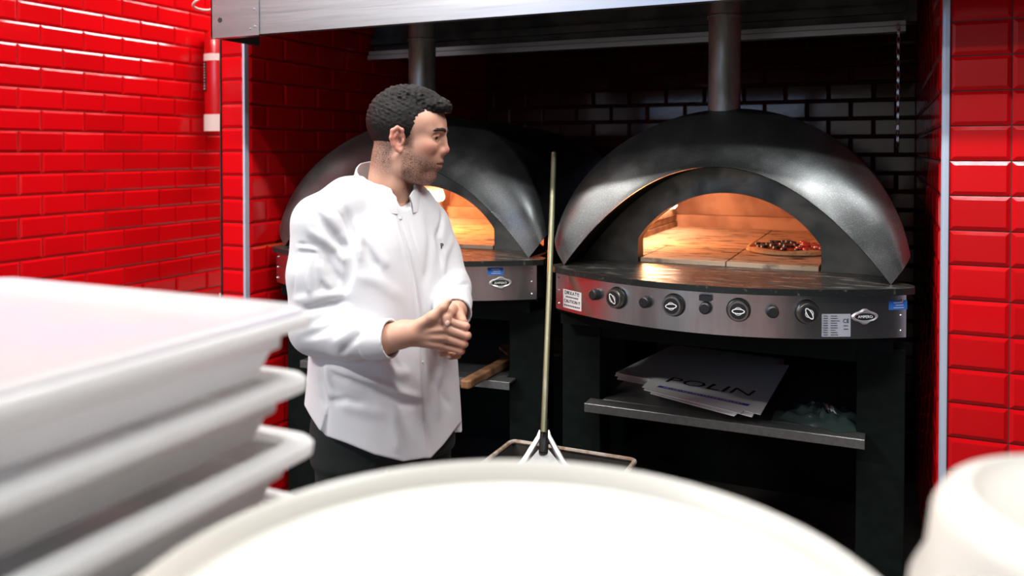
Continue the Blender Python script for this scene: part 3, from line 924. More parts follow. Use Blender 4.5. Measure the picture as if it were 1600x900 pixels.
def rrect(x0, x1, y0, y1, r, n=6):
    out = []
    for (cx_, cy_, a0) in ((x1 - r, y1 - r, 0), (x0 + r, y1 - r, 90), (x0 + r, y0 + r, 180), (x1 - r, y0 + r, 270)):
        for k in range(n + 1):
            a = R(a0 + 90 * k / n)
            out.append((cx_ + r * math.cos(a), cy_ + r * math.sin(a)))
    return out
ORD = ['lowest', 'second lowest', 'third lowest', 'middle', 'third from the top', 'second from the top', 'topmost']
TP = 0.0718
tray_meshes = None
TX0, TX1, TY0, TY1 = -1.115, -0.578, 0.33, 0.762
cxT, cyT = (TX0 + TX1) / 2, (TY0 + TY1) / 2
for k in range(7):
    t = empty('dough_tray', (cxT + 0.004 * math.sin(k * 2.3), cyT + 0.004 * math.cos(k * 1.7), 0.921 + k * TP), R(0.5 * math.sin(k * 3.1)))
    tag(t, {6: 'topmost lidded white dough tray of the stack at the left', 5: 'white dough tray directly under the topmost one', 4: 'third white dough tray from the top of the stack'}.get(k, ORD[k] + ' white plastic dough tray of the stack'), 'tray', 'stacked white dough trays')
    if tray_meshes is None:
        hx, hy = (TX1 - TX0) / 2, (TY1 - TY0) / 2
        def ring(ins, z, r=0.035): return [(p[0], p[1], z) for p in rrect(-hx + ins, hx - ins, -hy + ins, hy - ins, max(0.006, r - ins * 0.5))]
        body = MB().grid([ring(0.052, 0.001), ring(0.047, 0.004), ring(0.036, 0.030), ring(0.027, 0.034), ring(0.025, 0.064), ring(0.029, 0.064), ring(0.031, 0.036), ring(0.040, 0.033), ring(0.051, 0.006)], closed=True)
        n_ = len(ring(0, 0))
        body.add(ring(0.052, 0.001), [tuple(range(n_))])
        body.add(ring(0.051, 0.006), [tuple(range(n_))])
        flange = MB().grid([ring(0.027, 0.0625), ring(0.004, 0.0605), ring(0.0, 0.056), ring(-0.001, 0.066), ring(0.003, 0.0705), ring(0.027, 0.0705), ring(0.027, 0.0625)], closed=True)
        bo_ = body.build('body', M['tray'], t, smooth=True, angle=50)
        fo_ = flange.build('flange', M['tray'], t, smooth=True, angle=50)
        tray_meshes = (bo_, fo_)
    else:
        for src in tray_meshes:
            c_ = src.copy(); COL.objects.link(c_); c_.parent = t
    if k == 6:
        hx, hy = (TX1 - TX0) / 2, (TY1 - TY0) / 2
        ld = MB().grid([ring(0.006, 0.0705), ring(0.006, 0.075), ring(0.012, 0.0775), ring(0.035, 0.0765), ring(0.046, 0.068), ring(0.07, 0.066)], closed=True)
        ld.add(ring(0.07, 0.066), [tuple(range(n_))])
        ld.build('lid', M['lid'], t, smooth=True, angle=50)

def tub(label, loc, prof, lidprof, m=M['tub'], seg=72):
    t = empty('plastic_tub', loc)
    tag(t, label, 'tub')
    MB().lathe(prof, seg=seg).build('body', m, t, smooth=True, angle=45)
    MB().lathe(lidprof, seg=seg).build('lid', M['tub'], t, smooth=True, angle=45)
    return t
c0 = W(792, 236, 0.50)
Rt = 0.250
tub('big round white plastic tub with a lid in the foreground', (c0.x, c0.y, 0.9205),
    [(0.0, 0.0), (Rt * 0.84, 0.0), (Rt * 0.86, 0.006), (Rt * 0.94, 0.33), (Rt * 0.985, 0.335), (Rt * 0.985, 0.36), (Rt * 0.95, 0.365), (Rt * 0.95, 0.37), (0.0, 0.37)],
    [(Rt * 0.985, 0.362), (Rt, 0.365), (Rt * 1.004, 0.388), (Rt * 0.995, 0.398), (Rt * 0.975, 0.402), (Rt * 0.955, 0.398), (Rt * 0.93, 0.386), (Rt * 0.88, 0.383), (Rt * 0.86, 0.386), (Rt * 0.6, 0.387), (0.0, 0.388)])
c1 = W(1815, 236, 0.505)
tub('smaller white plastic tub with rounded shoulder cut by the right edge', (c1.x, c1.y, 0.9205),
    [(0.0, 0.0), (0.112, 0.0), (0.118, 0.01), (0.128, 0.30), (0.130, 0.36), (0.128, 0.372), (0.0, 0.372)],
    [(0.128, 0.366), (0.1365, 0.368), (0.138, 0.378), (0.1365, 0.39), (0.127, 0.408), (0.123, 0.440), (0.116, 0.452), (0.100, 0.458), (0.09, 0.448), (0.0, 0.446)], m=M['tray'])

# ------------------------------------------------------------------ the man: implicit surfaces, one skin per piece
class Field:
    def __init__(s, xs, ys, zs):
        s.xs, s.ys, s.zs = [np.asarray(a, np.float32) for a in (xs, ys, zs)]
        s.v = np.full((len(xs), len(ys), len(zs)), 0.3, np.float32)
    def sub(s, lo, hi):
        sl = []
        for a, l, h in zip((s.xs, s.ys, s.zs), lo, hi):
            i0, i1 = np.searchsorted(a, l), np.searchsorted(a, h)
            sl.append(slice(max(i0 - 1, 0), min(i1 + 1, len(a))))
        return tuple(sl), s.xs[sl[0]][:, None, None], s.ys[sl[1]][None, :, None], s.zs[sl[2]][None, None, :]
    def blend(s, sl, d, k):
        a = s.v[sl]
        if k > 0:
            h = np.maximum(k - np.abs(a - d), 0) / k
            s.v[sl] = np.minimum(a, d) - h * h * k * 0.25
        else:
            s.v[sl] = np.minimum(a, d)
    def cut(s, sl, d, k=0.0):
        a = s.v[sl]; d = -d
        if k > 0:
            h = np.maximum(k - np.abs(a - d), 0) / k
            s.v[sl] = np.maximum(a, d) + h * h * k * 0.25
        else:
            s.v[sl] = np.maximum(a, d)
    def cap(s, a, b, ra, rb=None, k=0.01, sub=False):
        rb = ra if rb is None else rb
        a, b = np.asarray(a, np.float32), np.asarray(b, np.float32)
        m = max(ra, rb) + k + 0.012
        sl, X, Y, Z = s.sub(np.minimum(a, b) - m, np.maximum(a, b) + m)
        ab = b - a
        L = float(ab @ ab) + 1e-9
        t = np.clip(((X - a[0]) * ab[0] + (Y - a[1]) * ab[1] + (Z - a[2]) * ab[2]) / L, 0, 1)
        d = np.sqrt((X - a[0] - t * ab[0]) ** 2 + (Y - a[1] - t * ab[1]) ** 2 + (Z - a[2] - t * ab[2]) ** 2) - (ra + (rb - ra) * t)
        (s.cut if sub else s.blend)(sl, d, k)
    def chain(s, pts, rs, k=0.01, sub=False):
        if not isinstance(rs, (list, tuple)): rs = [rs] * len(pts)
        for i in range(len(pts) - 1): s.cap(pts[i], pts[i + 1], rs[i], rs[i + 1], k, sub)
    def ell(s, c, r, axes=None, k=0.01, sub=False):
        """axes: 3 unit vectors"""
        c = np.asarray(c, np.float32)
        A = np.eye(3, dtype=np.float32) if axes is None else np.asarray(axes, np.float32)
        m = max(r) + k + 0.012
        sl, X, Y, Z = s.sub(c - m, c + m)
        X, Y, Z = X - c[0], Y - c[1], Z - c[2]
        q0 = 0; q1 = 0
        for i in range(3):
            u = (X * A[i][0] + Y * A[i][1] + Z * A[i][2]) / r[i]
            q0 = q0 + u * u; q1 = q1 + (u / r[i]) ** 2
        q0 = np.sqrt(q0); q1 = np.sqrt(q1) + 1e-9
        (s.cut if sub else s.blend)(sl, q0 * (q0 - 1) / q1, k)
    def cyl(s, a, b, r, k=0.004, sub=False, r2=None):
        r2 = r if r2 is None else r2
        a, b = np.asarray(a, np.float32), np.asarray(b, np.float32)
        m = max(r, r2) + k + 0.015
        sl, X, Y, Z = s.sub(np.minimum(a, b) - m, np.maximum(a, b) + m)
        ab = b - a; L = float(np.linalg.norm(ab)); u = ab / L
        t = (X - a[0]) * u[0] + (Y - a[1]) * u[1] + (Z - a[2]) * u[2]
        rad = np.sqrt(np.maximum((X - a[0] - t * u[0]) ** 2 + (Y - a[1] - t * u[1]) ** 2 + (Z - a[2] - t * u[2]) ** 2, 0))
        d = np.maximum(rad - (r + (r2 - r) * np.clip(t / L, 0, 1)), np.abs(t - L / 2) - L / 2)
        (s.cut if sub else s.blend)(sl, d, k)
    def crease(s, pts, amp, w):
        """amp > 0 raises a ridge, < 0 presses a valley along the polyline"""
        pts = [np.asarray(p, np.float32) for p in pts]
        lo = np.min(pts, 0) - 2.6 * w; hi = np.max(pts, 0) + 2.6 * w
        sl, X, Y, Z = s.sub(lo, hi)
        best = None
        n = len(pts) - 1
        for i in range(n):
            a, b = pts[i], pts[i + 1]
            ab = b - a; L = float(ab @ ab) + 1e-9
            t = np.clip(((X - a[0]) * ab[0] + (Y - a[1]) * ab[1] + (Z - a[2]) * ab[2]) / L, 0, 1)
            d = (X - a[0] - t * ab[0]) ** 2 + (Y - a[1] - t * ab[1]) ** 2 + (Z - a[2] - t * ab[2]) ** 2
            g = (i + t) / n
            fade = np.minimum(1, np.minimum(g, 1 - g) * 4 + 0.15)
            e = np.exp(-d / (w * w)) * fade
            best = e if best is None else np.maximum(best, e)
        s.v[sl] -= amp * best
    def sample(s, p):
        i = [int(np.clip(np.searchsorted(a, c), 1, len(a) - 1)) for a, c in zip((s.xs, s.ys, s.zs), p)]
        return float(s.v[i[0], i[1], i[2]])
    def polygonise(s):
        v = s.v
        ins = v < 0
        c = np.zeros(tuple(n - 1 for n in v.shape), np.int8)
        for dx in (0, 1):
            for dy in (0, 1):
                for dz in (0, 1):
                    c += ins[dx:v.shape[0] - 1 + dx, dy:v.shape[1] - 1 + dy, dz:v.shape[2] - 1 + dz]
        act = (c > 0) & (c < 8)
        I, J, K = np.nonzero(act)
        idx = np.full(act.shape, -1, np.int32)
        idx[I, J, K] = np.arange(len(I))
        acc = np.zeros((len(I), 3), np.float64); cnt = np.zeros(len(I))
        cor = [(x, y, z) for x in (0, 1) for y in (0, 1) for z in (0, 1)]
        for a in cor:
            for ax in range(3):
                if a[ax]: continue
                b = list(a); b[ax] = 1
                va = v[I + a[0], J + a[1], K + a[2]]; vb = v[I + b[0], J + b[1], K + b[2]]
                m = (va < 0) != (vb < 0)
                t = np.where(m, va / np.where(m, va - vb, 1), 0)
                pa = np.stack([s.xs[I + a[0]], s.ys[J + a[1]], s.zs[K + a[2]]], 1)
                pb = np.stack([s.xs[I + b[0]], s.ys[J + b[1]], s.zs[K + b[2]]], 1)
                acc[m] += (pa + (pb - pa) * t[:, None])[m]; cnt[m] += 1
        V = acc / cnt[:, None]
        quads = []
        n0, n1, n2 = v.shape
        for ax in range(3):
            lo = [slice(1, n0 - 1), slice(1, n1 - 1), slice(1, n2 - 1)]
            lo[ax] = slice(0, v.shape[ax] - 1)
            hi = list(lo); hi[ax] = slice(1, v.shape[ax])
            A, B = ins[tuple(lo)], ins[tuple(hi)]
            x = A != B
            q = np.argwhere(x)
            flip = A[x]
            off = np.array([0 if a == ax else 1 for a in range(3)])
            q = q + off
            b_, c_ = (ax + 1) % 3, (ax + 2) % 3
            def cell(db, dc):
                p = q.copy(); p[:, b_] -= db; p[:, c_] -= dc
                return idx[p[:, 0], p[:, 1], p[:, 2]]
            f = np.stack([cell(1, 1), cell(0, 1), cell(0, 0), cell(1, 0)], 1)
            f[~flip] = f[~flip][:, ::-1]
            quads.append(f)
        F = np.concatenate(quads)
        F = F[(F >= 0).all(1)]
        return V, F

def np_mesh(name, V, F, m, parent):
    me = bpy.data.meshes.new(name)
    me.vertices.add(len(V)); me.vertices.foreach_set('co', V.astype(np.float32).ravel())
    me.loops.add(F.size); me.loops.foreach_set('vertex_index', F.astype(np.int32).ravel())
    me.polygons.add(len(F)); me.polygons.foreach_set('loop_start', np.arange(0, F.size, 4, dtype=np.int32))
    me.polygons.foreach_set('use_smooth', np.ones(len(F), bool))
    me.update(calc_edges=True)
    me.validate()
    me.materials.append(m)
    o = bpy.data.objects.new(name, me); COL.objects.link(o); o.parent = parent
    return o

def relax(V, F, n=1, w=0.5):
    """umbrella smoothing over quad edges"""
    E_ = np.concatenate([F[:, [0, 1]], F[:, [1, 2]], F[:, [2, 3]], F[:, [3, 0]]])
    for _ in range(n):
        acc = np.zeros_like(V); cnt = np.zeros(len(V))
        for k in range(3): acc[:, k] = np.bincount(E_[:, 0], V[E_[:, 1], k], len(V)) + np.bincount(E_[:, 1], V[E_[:, 0], k], len(V))
        cnt = np.bincount(E_[:, 0], minlength=len(V)) + np.bincount(E_[:, 1], minlength=len(V))
        V = V + w * (acc / np.maximum(cnt, 1)[:, None] - V)
    return V

DM, MX0 = 2.2, -(600 - 800) / FPX * 2.2
def P(px, py, dd=0.0):
    d = DM + dd
    return np.array([(px - 800) / FPX * d + MX0, dd, EYE - (py - 236) / FPX * d], np.float32)

c_, s_ = math.cos(YAW), math.sin(YAW)
man = empty('person', (-MX0 * c_ - DM * s_, -MX0 * s_ + DM * c_, 0), YAW)
tag(man, 'man in a white chef jacket with clasped hands, looking right', 'person')

PSI = R(37)
FW = np.array([math.sin(PSI), -math.cos(PSI), 0], np.float32)     # chest direction
LF = np.array([math.cos(PSI), math.sin(PSI), 0], np.float32)      # towards his left

def loft(F, tab, z0, z1, k=0.02, n=2.2):
    tab = np.array(tab)
    sl, X, Y, Z = F.sub((-0.45, -0.45, z0), (0.45, 0.45, z1))
    zz = Z.ravel()
    cx, cy, a, b = [np.interp(zz, tab[:, 0], tab[:, i])[None, None, :].astype(np.float32) for i in (1, 2, 3, 4)]
    u = (X - cx) * LF[0] + (Y - cy) * LF[1]
    v = (X - cx) * FW[0] + (Y - cy) * FW[1]
    q = (np.abs(u / a) ** n + np.abs(v / b) ** n) ** (1 / n)
    d = (q - 1) * np.minimum(a, b) * 0.92
    d = np.maximum(d, np.maximum(z0 + 0.004 - Z, Z - z1 + 0.004))
    F.blend(sl, d.astype(np.float32), k)

def smooth_tab(tab, n=40):
    t = np.array(tab); zz = np.linspace(t[0, 0], t[-1, 0], n)
    out = [zz] + [np.interp(zz, t[:, 0], t[:, i]) for i in range(1, 5)]
    o = np.stack(out, 1)
    for _ in range(3):
        o[1:-1, 1:] = (o[:-2, 1:] + 2 * o[1:-1, 1:] + o[2:, 1:]) / 4
    return o

# ---- materials of the man
M['cloth'] = mat('white_cotton_twill', (0.69, 0.69, 0.705), 0.85, spec=0.2, bump=(900, 0.12, 0.0006), sheen=0.15)
M['trousers'] = mat('dark_trousers', (0.008, 0.012, 0.011), 0.85, bump=(300, 0.2, 0.001))
M['shoe'] = mat('black_shoe', (0.01, 0.01, 0.01), 0.4)
M['hair'] = mat('dark_brown_hair', (0.006, 0.0048, 0.0043), 0.55, spec=0.2, noise=(220, 3, (0.022, 0.017, 0.015), 0.5, 0.75), bump=(420, 0.8, 0.003))
M['brow'] = mat('dark_eyebrow', (0.016, 0.011, 0.009), 0.6, bump=(500, 0.6, 0.002))
M['eye_white'] = mat('eye_white', (0.34, 0.29, 0.26), 0.25)
M['iris'] = mat('dark_iris', (0.02, 0.012, 0.008), 0.15)
M['nail'] = mat('finger_nail', (0.74, 0.48, 0.40), 0.3)
M['thread'] = mat('dark_embroidery', (0.03, 0.03, 0.035), 0.8)

def skin_material():
    m, nt, b = nodes_of('skin')
    L = nt.links
    at = nt.nodes.new('ShaderNodeAttribute'); at.attribute_name = 'tint'
    sp = nt.nodes.new('ShaderNodeSeparateColor'); L.new(at.outputs['Color'], sp.inputs[0])
    tc = nt.nodes.new('ShaderNodeTexCoord')
    n1 = nt.nodes.new('ShaderNodeTexNoise'); n1.inputs['Scale'].default_value = 22; n1.inputs['Detail'].default_value = 4
    L.new(tc.outputs['Object'], n1.inputs['Vector'])
    base = nt.nodes.new('ShaderNodeMix'); base.data_type = 'RGBA'
    base.inputs[6].default_value = (0.62, 0.355, 0.25, 1); base.inputs[7].default_value = (0.53, 0.275, 0.19, 1)
    L.new(n1.outputs['Fac'], base.inputs[0])
    bl = nt.nodes.new('ShaderNodeMix'); bl.data_type = 'RGBA'; bl.inputs[7].default_value = (0.60, 0.15, 0.11, 1)
    L.new(sp.outputs[1], bl.inputs[0]); L.new(base.outputs[2], bl.inputs[6])
    lp = nt.nodes.new('ShaderNodeMix'); lp.data_type = 'RGBA'; lp.inputs[7].default_value = (0.42, 0.14, 0.11, 1)
    L.new(sp.outputs[2], lp.inputs[0]); L.new(bl.outputs[2], lp.inputs[6])
    n2 = nt.nodes.new('ShaderNodeTexNoise'); n2.inputs['Scale'].default_value = 420; n2.inputs['Detail'].default_value = 2
    L.new(tc.outputs['Object'], n2.inputs['Vector'])
    mr = nt.nodes.new('ShaderNodeMapRange'); mr.inputs['From Min'].default_value = 0.32; mr.inputs['From Max'].default_value = 0.62
    mr.inputs['To Min'].default_value = 1.0; mr.inputs['To Max'].default_value = 0.25
    L.new(n2.outputs['Fac'], mr.inputs['Value'])
    mu = nt.nodes.new('ShaderNodeMath'); mu.operation = 'MULTIPLY'
    L.new(mr.outputs[0], mu.inputs[0]); L.new(sp.outputs[0], mu.inputs[1])
    bd = nt.nodes.new('ShaderNodeMix'); bd.data_type = 'RGBA'; bd.inputs[7].default_value = (0.050, 0.030, 0.024, 1)
    L.new(mu.outputs[0], bd.inputs[0]); L.new(lp.outputs[2], bd.inputs[6])
    L.new(bd.outputs[2], b.inputs['Base Color'])
    b.inputs['Roughness'].default_value = 0.48
    b.inputs['Specular IOR Level'].default_value = 0.4
    b.inputs['Subsurface Weight'].default_value = 0.12
    b.inputs['Subsurface Radius'].default_value = (0.010, 0.004, 0.002)
    b.inputs['Subsurface Scale'].default_value = 1.0
    bp = nt.nodes.new('ShaderNodeBump'); bp.inputs['Strength'].default_value = 0.12; bp.inputs['Distance'].default_value = 0.001
    L.new(n2.outputs['Fac'], bp.inputs['Height']); L.new(bp.outputs[0], b.inputs['Normal'])
    return m
M['skin'] = skin_material()

# ---- head frame: x forward, y to his left, z up, origin at ear height in the middle plane
HA = R(6)
HF = np.array([math.cos(HA), -math.sin(HA), 0]); HL = np.array([math.sin(HA), math.cos(HA), 0]); HU = np.array([0, 0, 1.0])
tilt = R(-2)
HF2 = HF * math.cos(tilt) + HU * math.sin(tilt); HU2 = -HF * math.sin(tilt) + HU * math.cos(tilt)
HF, HU = HF2, HU2
HO = P(630, 219, -0.01).astype(float)
HAX = [HF, HL, HU]
def H(x, y, z):
    return HO + (HF * x + HL * y + HU * z) / 1000.0
mm = 0.001

def build_body():
    xs = np.arange(-0.215, 0.275, 0.0022)
    ys = np.arange(-0.300, 0.165, 0.0022)
    zs = np.concatenate([np.arange(0.98, 1.05, 0.008), np.arange(1.05, 1.235, 0.0018), np.arange(1.235, 1.42, 0.009), np.arange(1.42, 1.60, 0.0021), np.arange(1.60, 1.785, 0.0026)])
    F = Field(xs, ys, zs)
    # hidden core: chest and arms inside the jacket
    loft(F, smooth_tab([(0.98, 0, 0, 0.16, 0.11), (1.2, 0, 0, 0.15, 0.10), (1.38, 0, 0.0, 0.16, 0.09), (1.46, 0.0, 0.0, 0.09, 0.06)]), 0.99, 1.46, 0.02)
    F.chain([P(505, 358, -0.09), P(497, 510, -0.125), P(600, 532, -0.212), P(632, 522, -0.228)], [0.05, 0.045, 0.034, 0.029], 0.015)
    F.chain([P(655, 355, 0.10), P(698, 450, 0.02), P(708, 488, -0.115), P(713, 486, -0.135)], [0.045, 0.038, 0.029, 0.026], 0.015)
    # neck
    F.cap(H(-26, 0, -40), H(-44, 0, -205), 0.055, 0.058, 0.02)
    F.chain([H(2, -50, -52), H(-4, -34, -120), H(-2, -8, -185)], [0.012, 0.013, 0.012], 0.03)
    F.chain([H(2, 50, -52), H(-4, 34, -120), H(-2, 8, -185)], [0.012, 0.013, 0.012], 0.03)
    F.cap(H(14, 0, -128), H(6, 0, -138), 0.010, 0.010, 0.025)
    # skull and face
    F.ell(H(6, 0, 44), (0.096, 0.073, 0.086), HAX, 0.02)
    F.ell(H(60, 0, 42), (0.050, 0.060, 0.046), HAX, 0.03)
    F.ell(H(54, 0, -28), (0.050, 0.052, 0.066), HAX, 0.03)
    for s in (-1, 1):
        F.chain([H(101, s * 8, 26), H(97, s * 27, 29), H(80, s * 46, 24)], [0.009, 0.0095, 0.009], 0.014)
        F.ell(H(70, s * 44, -14), (0.027, 0.018, 0.020), HAX, 0.022)
        F.chain([H(8, s * 56, -40), H(16, s * 50, -72), H(42, s * 32, -92), H(64, s * 10, -97)], [0.013, 0.014, 0.0135, 0.013], 0.018)
        F.ell(H(38, s * 42, -48), (0.034, 0.015, 0.034), HAX, 0.022)
        F.ell(H(103, s * 35, 9), (0.019, 0.019, 0.012), HAX, 0.010, sub=True)
        # lids
        F.chain([H(97, s * 19, 10), H(98, s * 30, 15.5), H(89.5, s * 43, 11)], [0.0036, 0.0044, 0.0038], 0.005)
        F.chain([H(95, s * 19, 7), H(94, s * 30, 2.6), H(86.5, s * 42, 6)], [0.003, 0.0034, 0.003], 0.006)
    # nose
    F.chain([H(100, 0, 20), H(107, 0, 4), H(114.5, 0, -20)], [0.0075, 0.0075, 0.0095], 0.010)
    F.cap(H(112, 0, -22), H(104, 0, -34), 0.0098, 0.007, 0.006)
    for s in (-1, 1):
        F.ell(H(104, s * 11.5, -27), (0.012, 0.0075, 0.0088), HAX, 0.006)
        F.ell(H(107, s * 7, -36), (0.005, 0.0032, 0.004), HAX, 0.003, sub=True)
    # mouth, chin
    F.ell(H(82, 0, -54), (0.020, 0.028, 0.024), HAX, 0.02)
    F.chain([H(93, -22, -57), H(101, -9, -53), H(102.5, 0, -53.5), H(101, 9, -53), H(93, 22, -57)], [0.003, 0.0055, 0.0052, 0.0055, 0.003], 0.005)
    F.chain([H(92, -21, -60), H(97.5, -8, -65), H(98.5, 0, -65.5), H(97.5, 8, -65), H(92, 21, -60)], [0.003, 0.006, 0.0064, 0.006, 0.003], 0.005)
    F.chain([H(96, -23, -58.5), H(104.5, -8, -59.3), H(106, 0, -59.5), H(104.5, 8, -59.3), H(96, 23, -58.5)], 0.0021, 0.002, sub=True)
    F.ell(H(68, 0, -90), (0.021, 0.024, 0.019), HAX, 0.016)
    F.cap(H(58, 0, -94), H(22, 0, -90), 0.014, 0.016, 0.025)
    # ears
    for s in (-1, 1):
        ex = 6
        def E(x, z, y): return H(ex + x * 0.88, s * y, z + 1)
        F.ell(H(ex + 1, s * 72, -2), (0.015, 0.009, 0.026), HAX, 0.006)
        F.chain([E(13, 8, 76), E(11, 24, 79), E(-2, 30, 83), E(-15, 22, 88), E(-18, 4, 89), E(-13, -14, 85), E(-3, -25, 80), E(6, -29, 77), E(11, -22, 75)],
                [0.0035, 0.0045, 0.005, 0.0052, 0.005, 0.0048, 0.0056, 0.0062, 0.0045], 0.004)
        F.chain([E(-3, 17, 82), E(-9, 6, 84), E(-7, -8, 82), E(0, -16, 79)], 0.0042, 0.004)
        F.cap(E(13, -3, 77), E(10, -9, 78), 0.005, 0.0045, 0.004)
        F.ell(E(3, -3, 84), (0.0085, 0.009, 0.011), HAX, 0.004, sub=True)
    # ---- right hand, back towards the viewer
    b = -0.232
    F.cap(P(630, 523, b + 0.008), P(645, 521, b + 0.006), 0.0285, 0.026, 0.02)
    mcp = [P(689, 500, b), P(696, 514, b - 0.004), P(695, 528, b - 0.002), P(690, 540.5, b + 0.004)]
    roots = [P(648, 512, b + 0.004), P(648, 519, b), P(648, 526, b + 0.002), P(648, 533, b + 0.006)]
    for r0, m0, rr in zip(roots, mcp, (0.0125, 0.0125, 0.012, 0.0115)):
        F.cap(r0, m0, 0.0145, rr, 0.008)
    F.ell(P(670, 521, b + 0.012), (0.036, 0.014, 0.028), None, 0.012)
    pips = [P(727.5, 511, b - 0.003), P(729.5, 525.5, b - 0.005), P(725, 538.5, b - 0.002), P(720.5, 549.5, b + 0.004)]
    dips = [P(722, 514, b + 0.038), P(724, 528, b + 0.038), P(719, 541, b + 0.038), P(715, 551, b + 0.036)]
    tips = [P(700, 514, b + 0.046), P(702, 528, b + 0.047), P(698, 540, b + 0.046), P(698, 551, b + 0.042)]
    for m0, p0, d0, t0, rr in zip(mcp, pips, dips, tips, (0.0100, 0.0102, 0.0098, 0.0088)):
        G = rr
        F.cap(m0, p0, G * 1.04, G * 0.97, 0.0028)
        F.cap(p0, d0, G * 0.97, G * 0.86, 0.0028)
        F.cap(d0, t0, G * 0.86, G * 0.75, 0.0028)
    F.chain([P(650, 512, b - 0.002), P(675, 496, b - 0.012), P(692, 481, b - 0.010), P(701.5, 470.5, b - 0.005)], [0.0155, 0.0128, 0.0105, 0.0078], 0.008)
    # tendons
    for r0, m0 in zip(roots, mcp):
        q0, q1 = r0 * 0.55 + m0 * 0.45, m0.copy()
        q0[1] -= 0.0125; q1[1] -= 0.011
        F.crease([q0, (q0 + q1) / 2, q1], 0.0018, 0.005)
    # ---- left hand, inside the right one
    w = P(712, 484, -0.145)
    lm = [P(722, 504, -0.196), P(717, 519, -0.192), P(711, 531, -0.188), P(704, 541, -0.186)]
    for m0 in lm: F.cap(w, m0, 0.017, 0.0125, 0.006)
    F.chain([P(706, 484, -0.175), P(700, 490, -0.222), P(697.5, 497, -0.243), P(698.5, 504.5, -0.248)], [0.015, 0.0125, 0.0100, 0.0082], 0.005)
    F.chain([P(712, 538, -0.19), P(703, 550, -0.197), P(688, 553.5, -0.214)], [0.0105, 0.0095, 0.0080], 0.0025)
    F.chain([P(720, 540, -0.19), P(714, 556, -0.198), P(703, 558.5, -0.216)], [0.0105, 0.0095, 0.0080], 0.0025)
    V, Q = F.polygonise()
    V = relax(V, Q, 1, 0.35)
    o = np_mesh('body', V, Q, M['skin'], man)
    # tint: beard, blush, lips
    q = (V - HO)
    x, y, z = q @ HF * 1000, q @ HL * 1000, q @ HU * 1000
    def sst(a, b_, t):
        t = np.clip((t - a) / (b_ - a), 0, 1); return t * t * (3 - 2 * t)
    head = sst(-190, -170, z)
    top = np.interp(x, [0, 18, 38, 60, 80, 90, 110], [0, -4, -24, -34, -44, -43, -41])
    beard = sst(-8, 20, top - z) * sst(8, 20, x) * sst(-150, -122, z) * head
    beard *= 1 - 0.85 * np.exp(-(((z + 59) / 9) ** 2 + ((np.abs(y)) / 22) ** 2 + ((x - 100) / 12) ** 2))
    side = sst(50, 30, x) * sst(-14, 2, x) * sst(-30, -12, z) * sst(58, 36, z)
    beard = np.maximum(beard * 0.95, side * 0.9)
    moust = np.exp(-((z + 44) / 5.5) ** 2 - (y / 24) ** 2) * sst(84, 96, x)
    beard = np.maximum(beard, moust * 0.75)
    fade = sst(-2, -22, x) * sst(-115, -50, z)                                  # clipped nape
    beard = np.maximum(beard, fade * 1.0) * (V[:, 2] > 1.42)
    ear = sst(74, 80, np.abs(y)) * (np.abs(x - 5) < 32) * (np.abs(z) < 38)
    beard *= 1 - ear
    nose = np.exp(-(((x - 118) / 12) ** 2 + ((z + 22) / 13) ** 2))
    cheek = 0.55 * np.exp(-(((x - 78) / 22) ** 2 + ((z + 20) / 16) ** 2))
    blush = np.clip(np.maximum(ear * 0.42, np.maximum(nose * 0.5, cheek * 0.7)), 0, 1) * (V[:, 2] > 1.42)
    kn = np.zeros(len(V))
    for p0 in pips + tips[:0]:
        kn = np.maximum(kn, np.exp(-(((V - p0) ** 2).sum(1)) / 0.014 ** 2))
    blush = np.maximum(blush, kn * 0.35)
    lips = np.exp(-((z + 59.5) / 8.0) ** 4 - (y / 21) ** 4) * sst(88, 96, x)
    colr = np.stack([np.clip(beard, 0, 1), blush, np.clip(lips * 0.8, 0, 1), np.ones(len(V))], 1).astype(np.float32)
    ca = o.data.color_attributes.new('tint', 'FLOAT_COLOR', 'POINT')
    ca.data.foreach_set('color', colr.ravel())
    return o

body = build_body()

# nails, eyes, brows
def blob(name, c, r, axes, m, parent):
    rows = []
    for i in range(9):
        th = math.pi * i / 8
        rows.append([tuple(np.asarray(c) + axes[0] * r[0] * math.sin(th) * math.cos(2 * math.pi * j / 14) + axes[1] * r[1] * math.sin(th) * math.sin(2 * math.pi * j / 14) + axes[2] * r[2] * math.cos(th)) for j in range(14)])
    return MB().grid(rows, closed=True).build(name, m, parent, smooth=True, angle=180)
IDA = [np.array([1., 0, 0]), np.array([0, 1., 0]), np.array([0, 0, 1.])]
def rot_axes(a):
    return [np.array([math.cos(a), 0, -math.sin(a)]), np.array([0, 1., 0]), np.array([math.sin(a), 0, math.cos(a)])]
blob('finger_nail', P(698.6, 506, -0.2545), (0.0052, 0.0022, 0.0068), rot_axes(0.1), M['nail'], body)
blob('finger_nail', P(701.5, 558.6, -0.2225), (0.006, 0.0022, 0.0042), rot_axes(0.2), M['nail'], body)
blob('finger_nail', P(702.6, 470.5, -0.2438), (0.0068, 0.0018, 0.0042), rot_axes(-0.8), M['nail'], body)
for s in (-1, 1):
    e = blob('eye', H(85.5, s * 31, 9), (0.0124, 0.0124, 0.0124), HAX, M['eye_white'], body)
    blob('iris', H(94.2, s * 32.5, 9.4), (0.0050, 0.0085, 0.0066), HAX, M['iris'], e)

def small_field(lo, hi, h):
    return Field(np.arange(lo[0], hi[0], h), np.arange(lo[1], hi[1], h), np.arange(lo[2], hi[2], h))

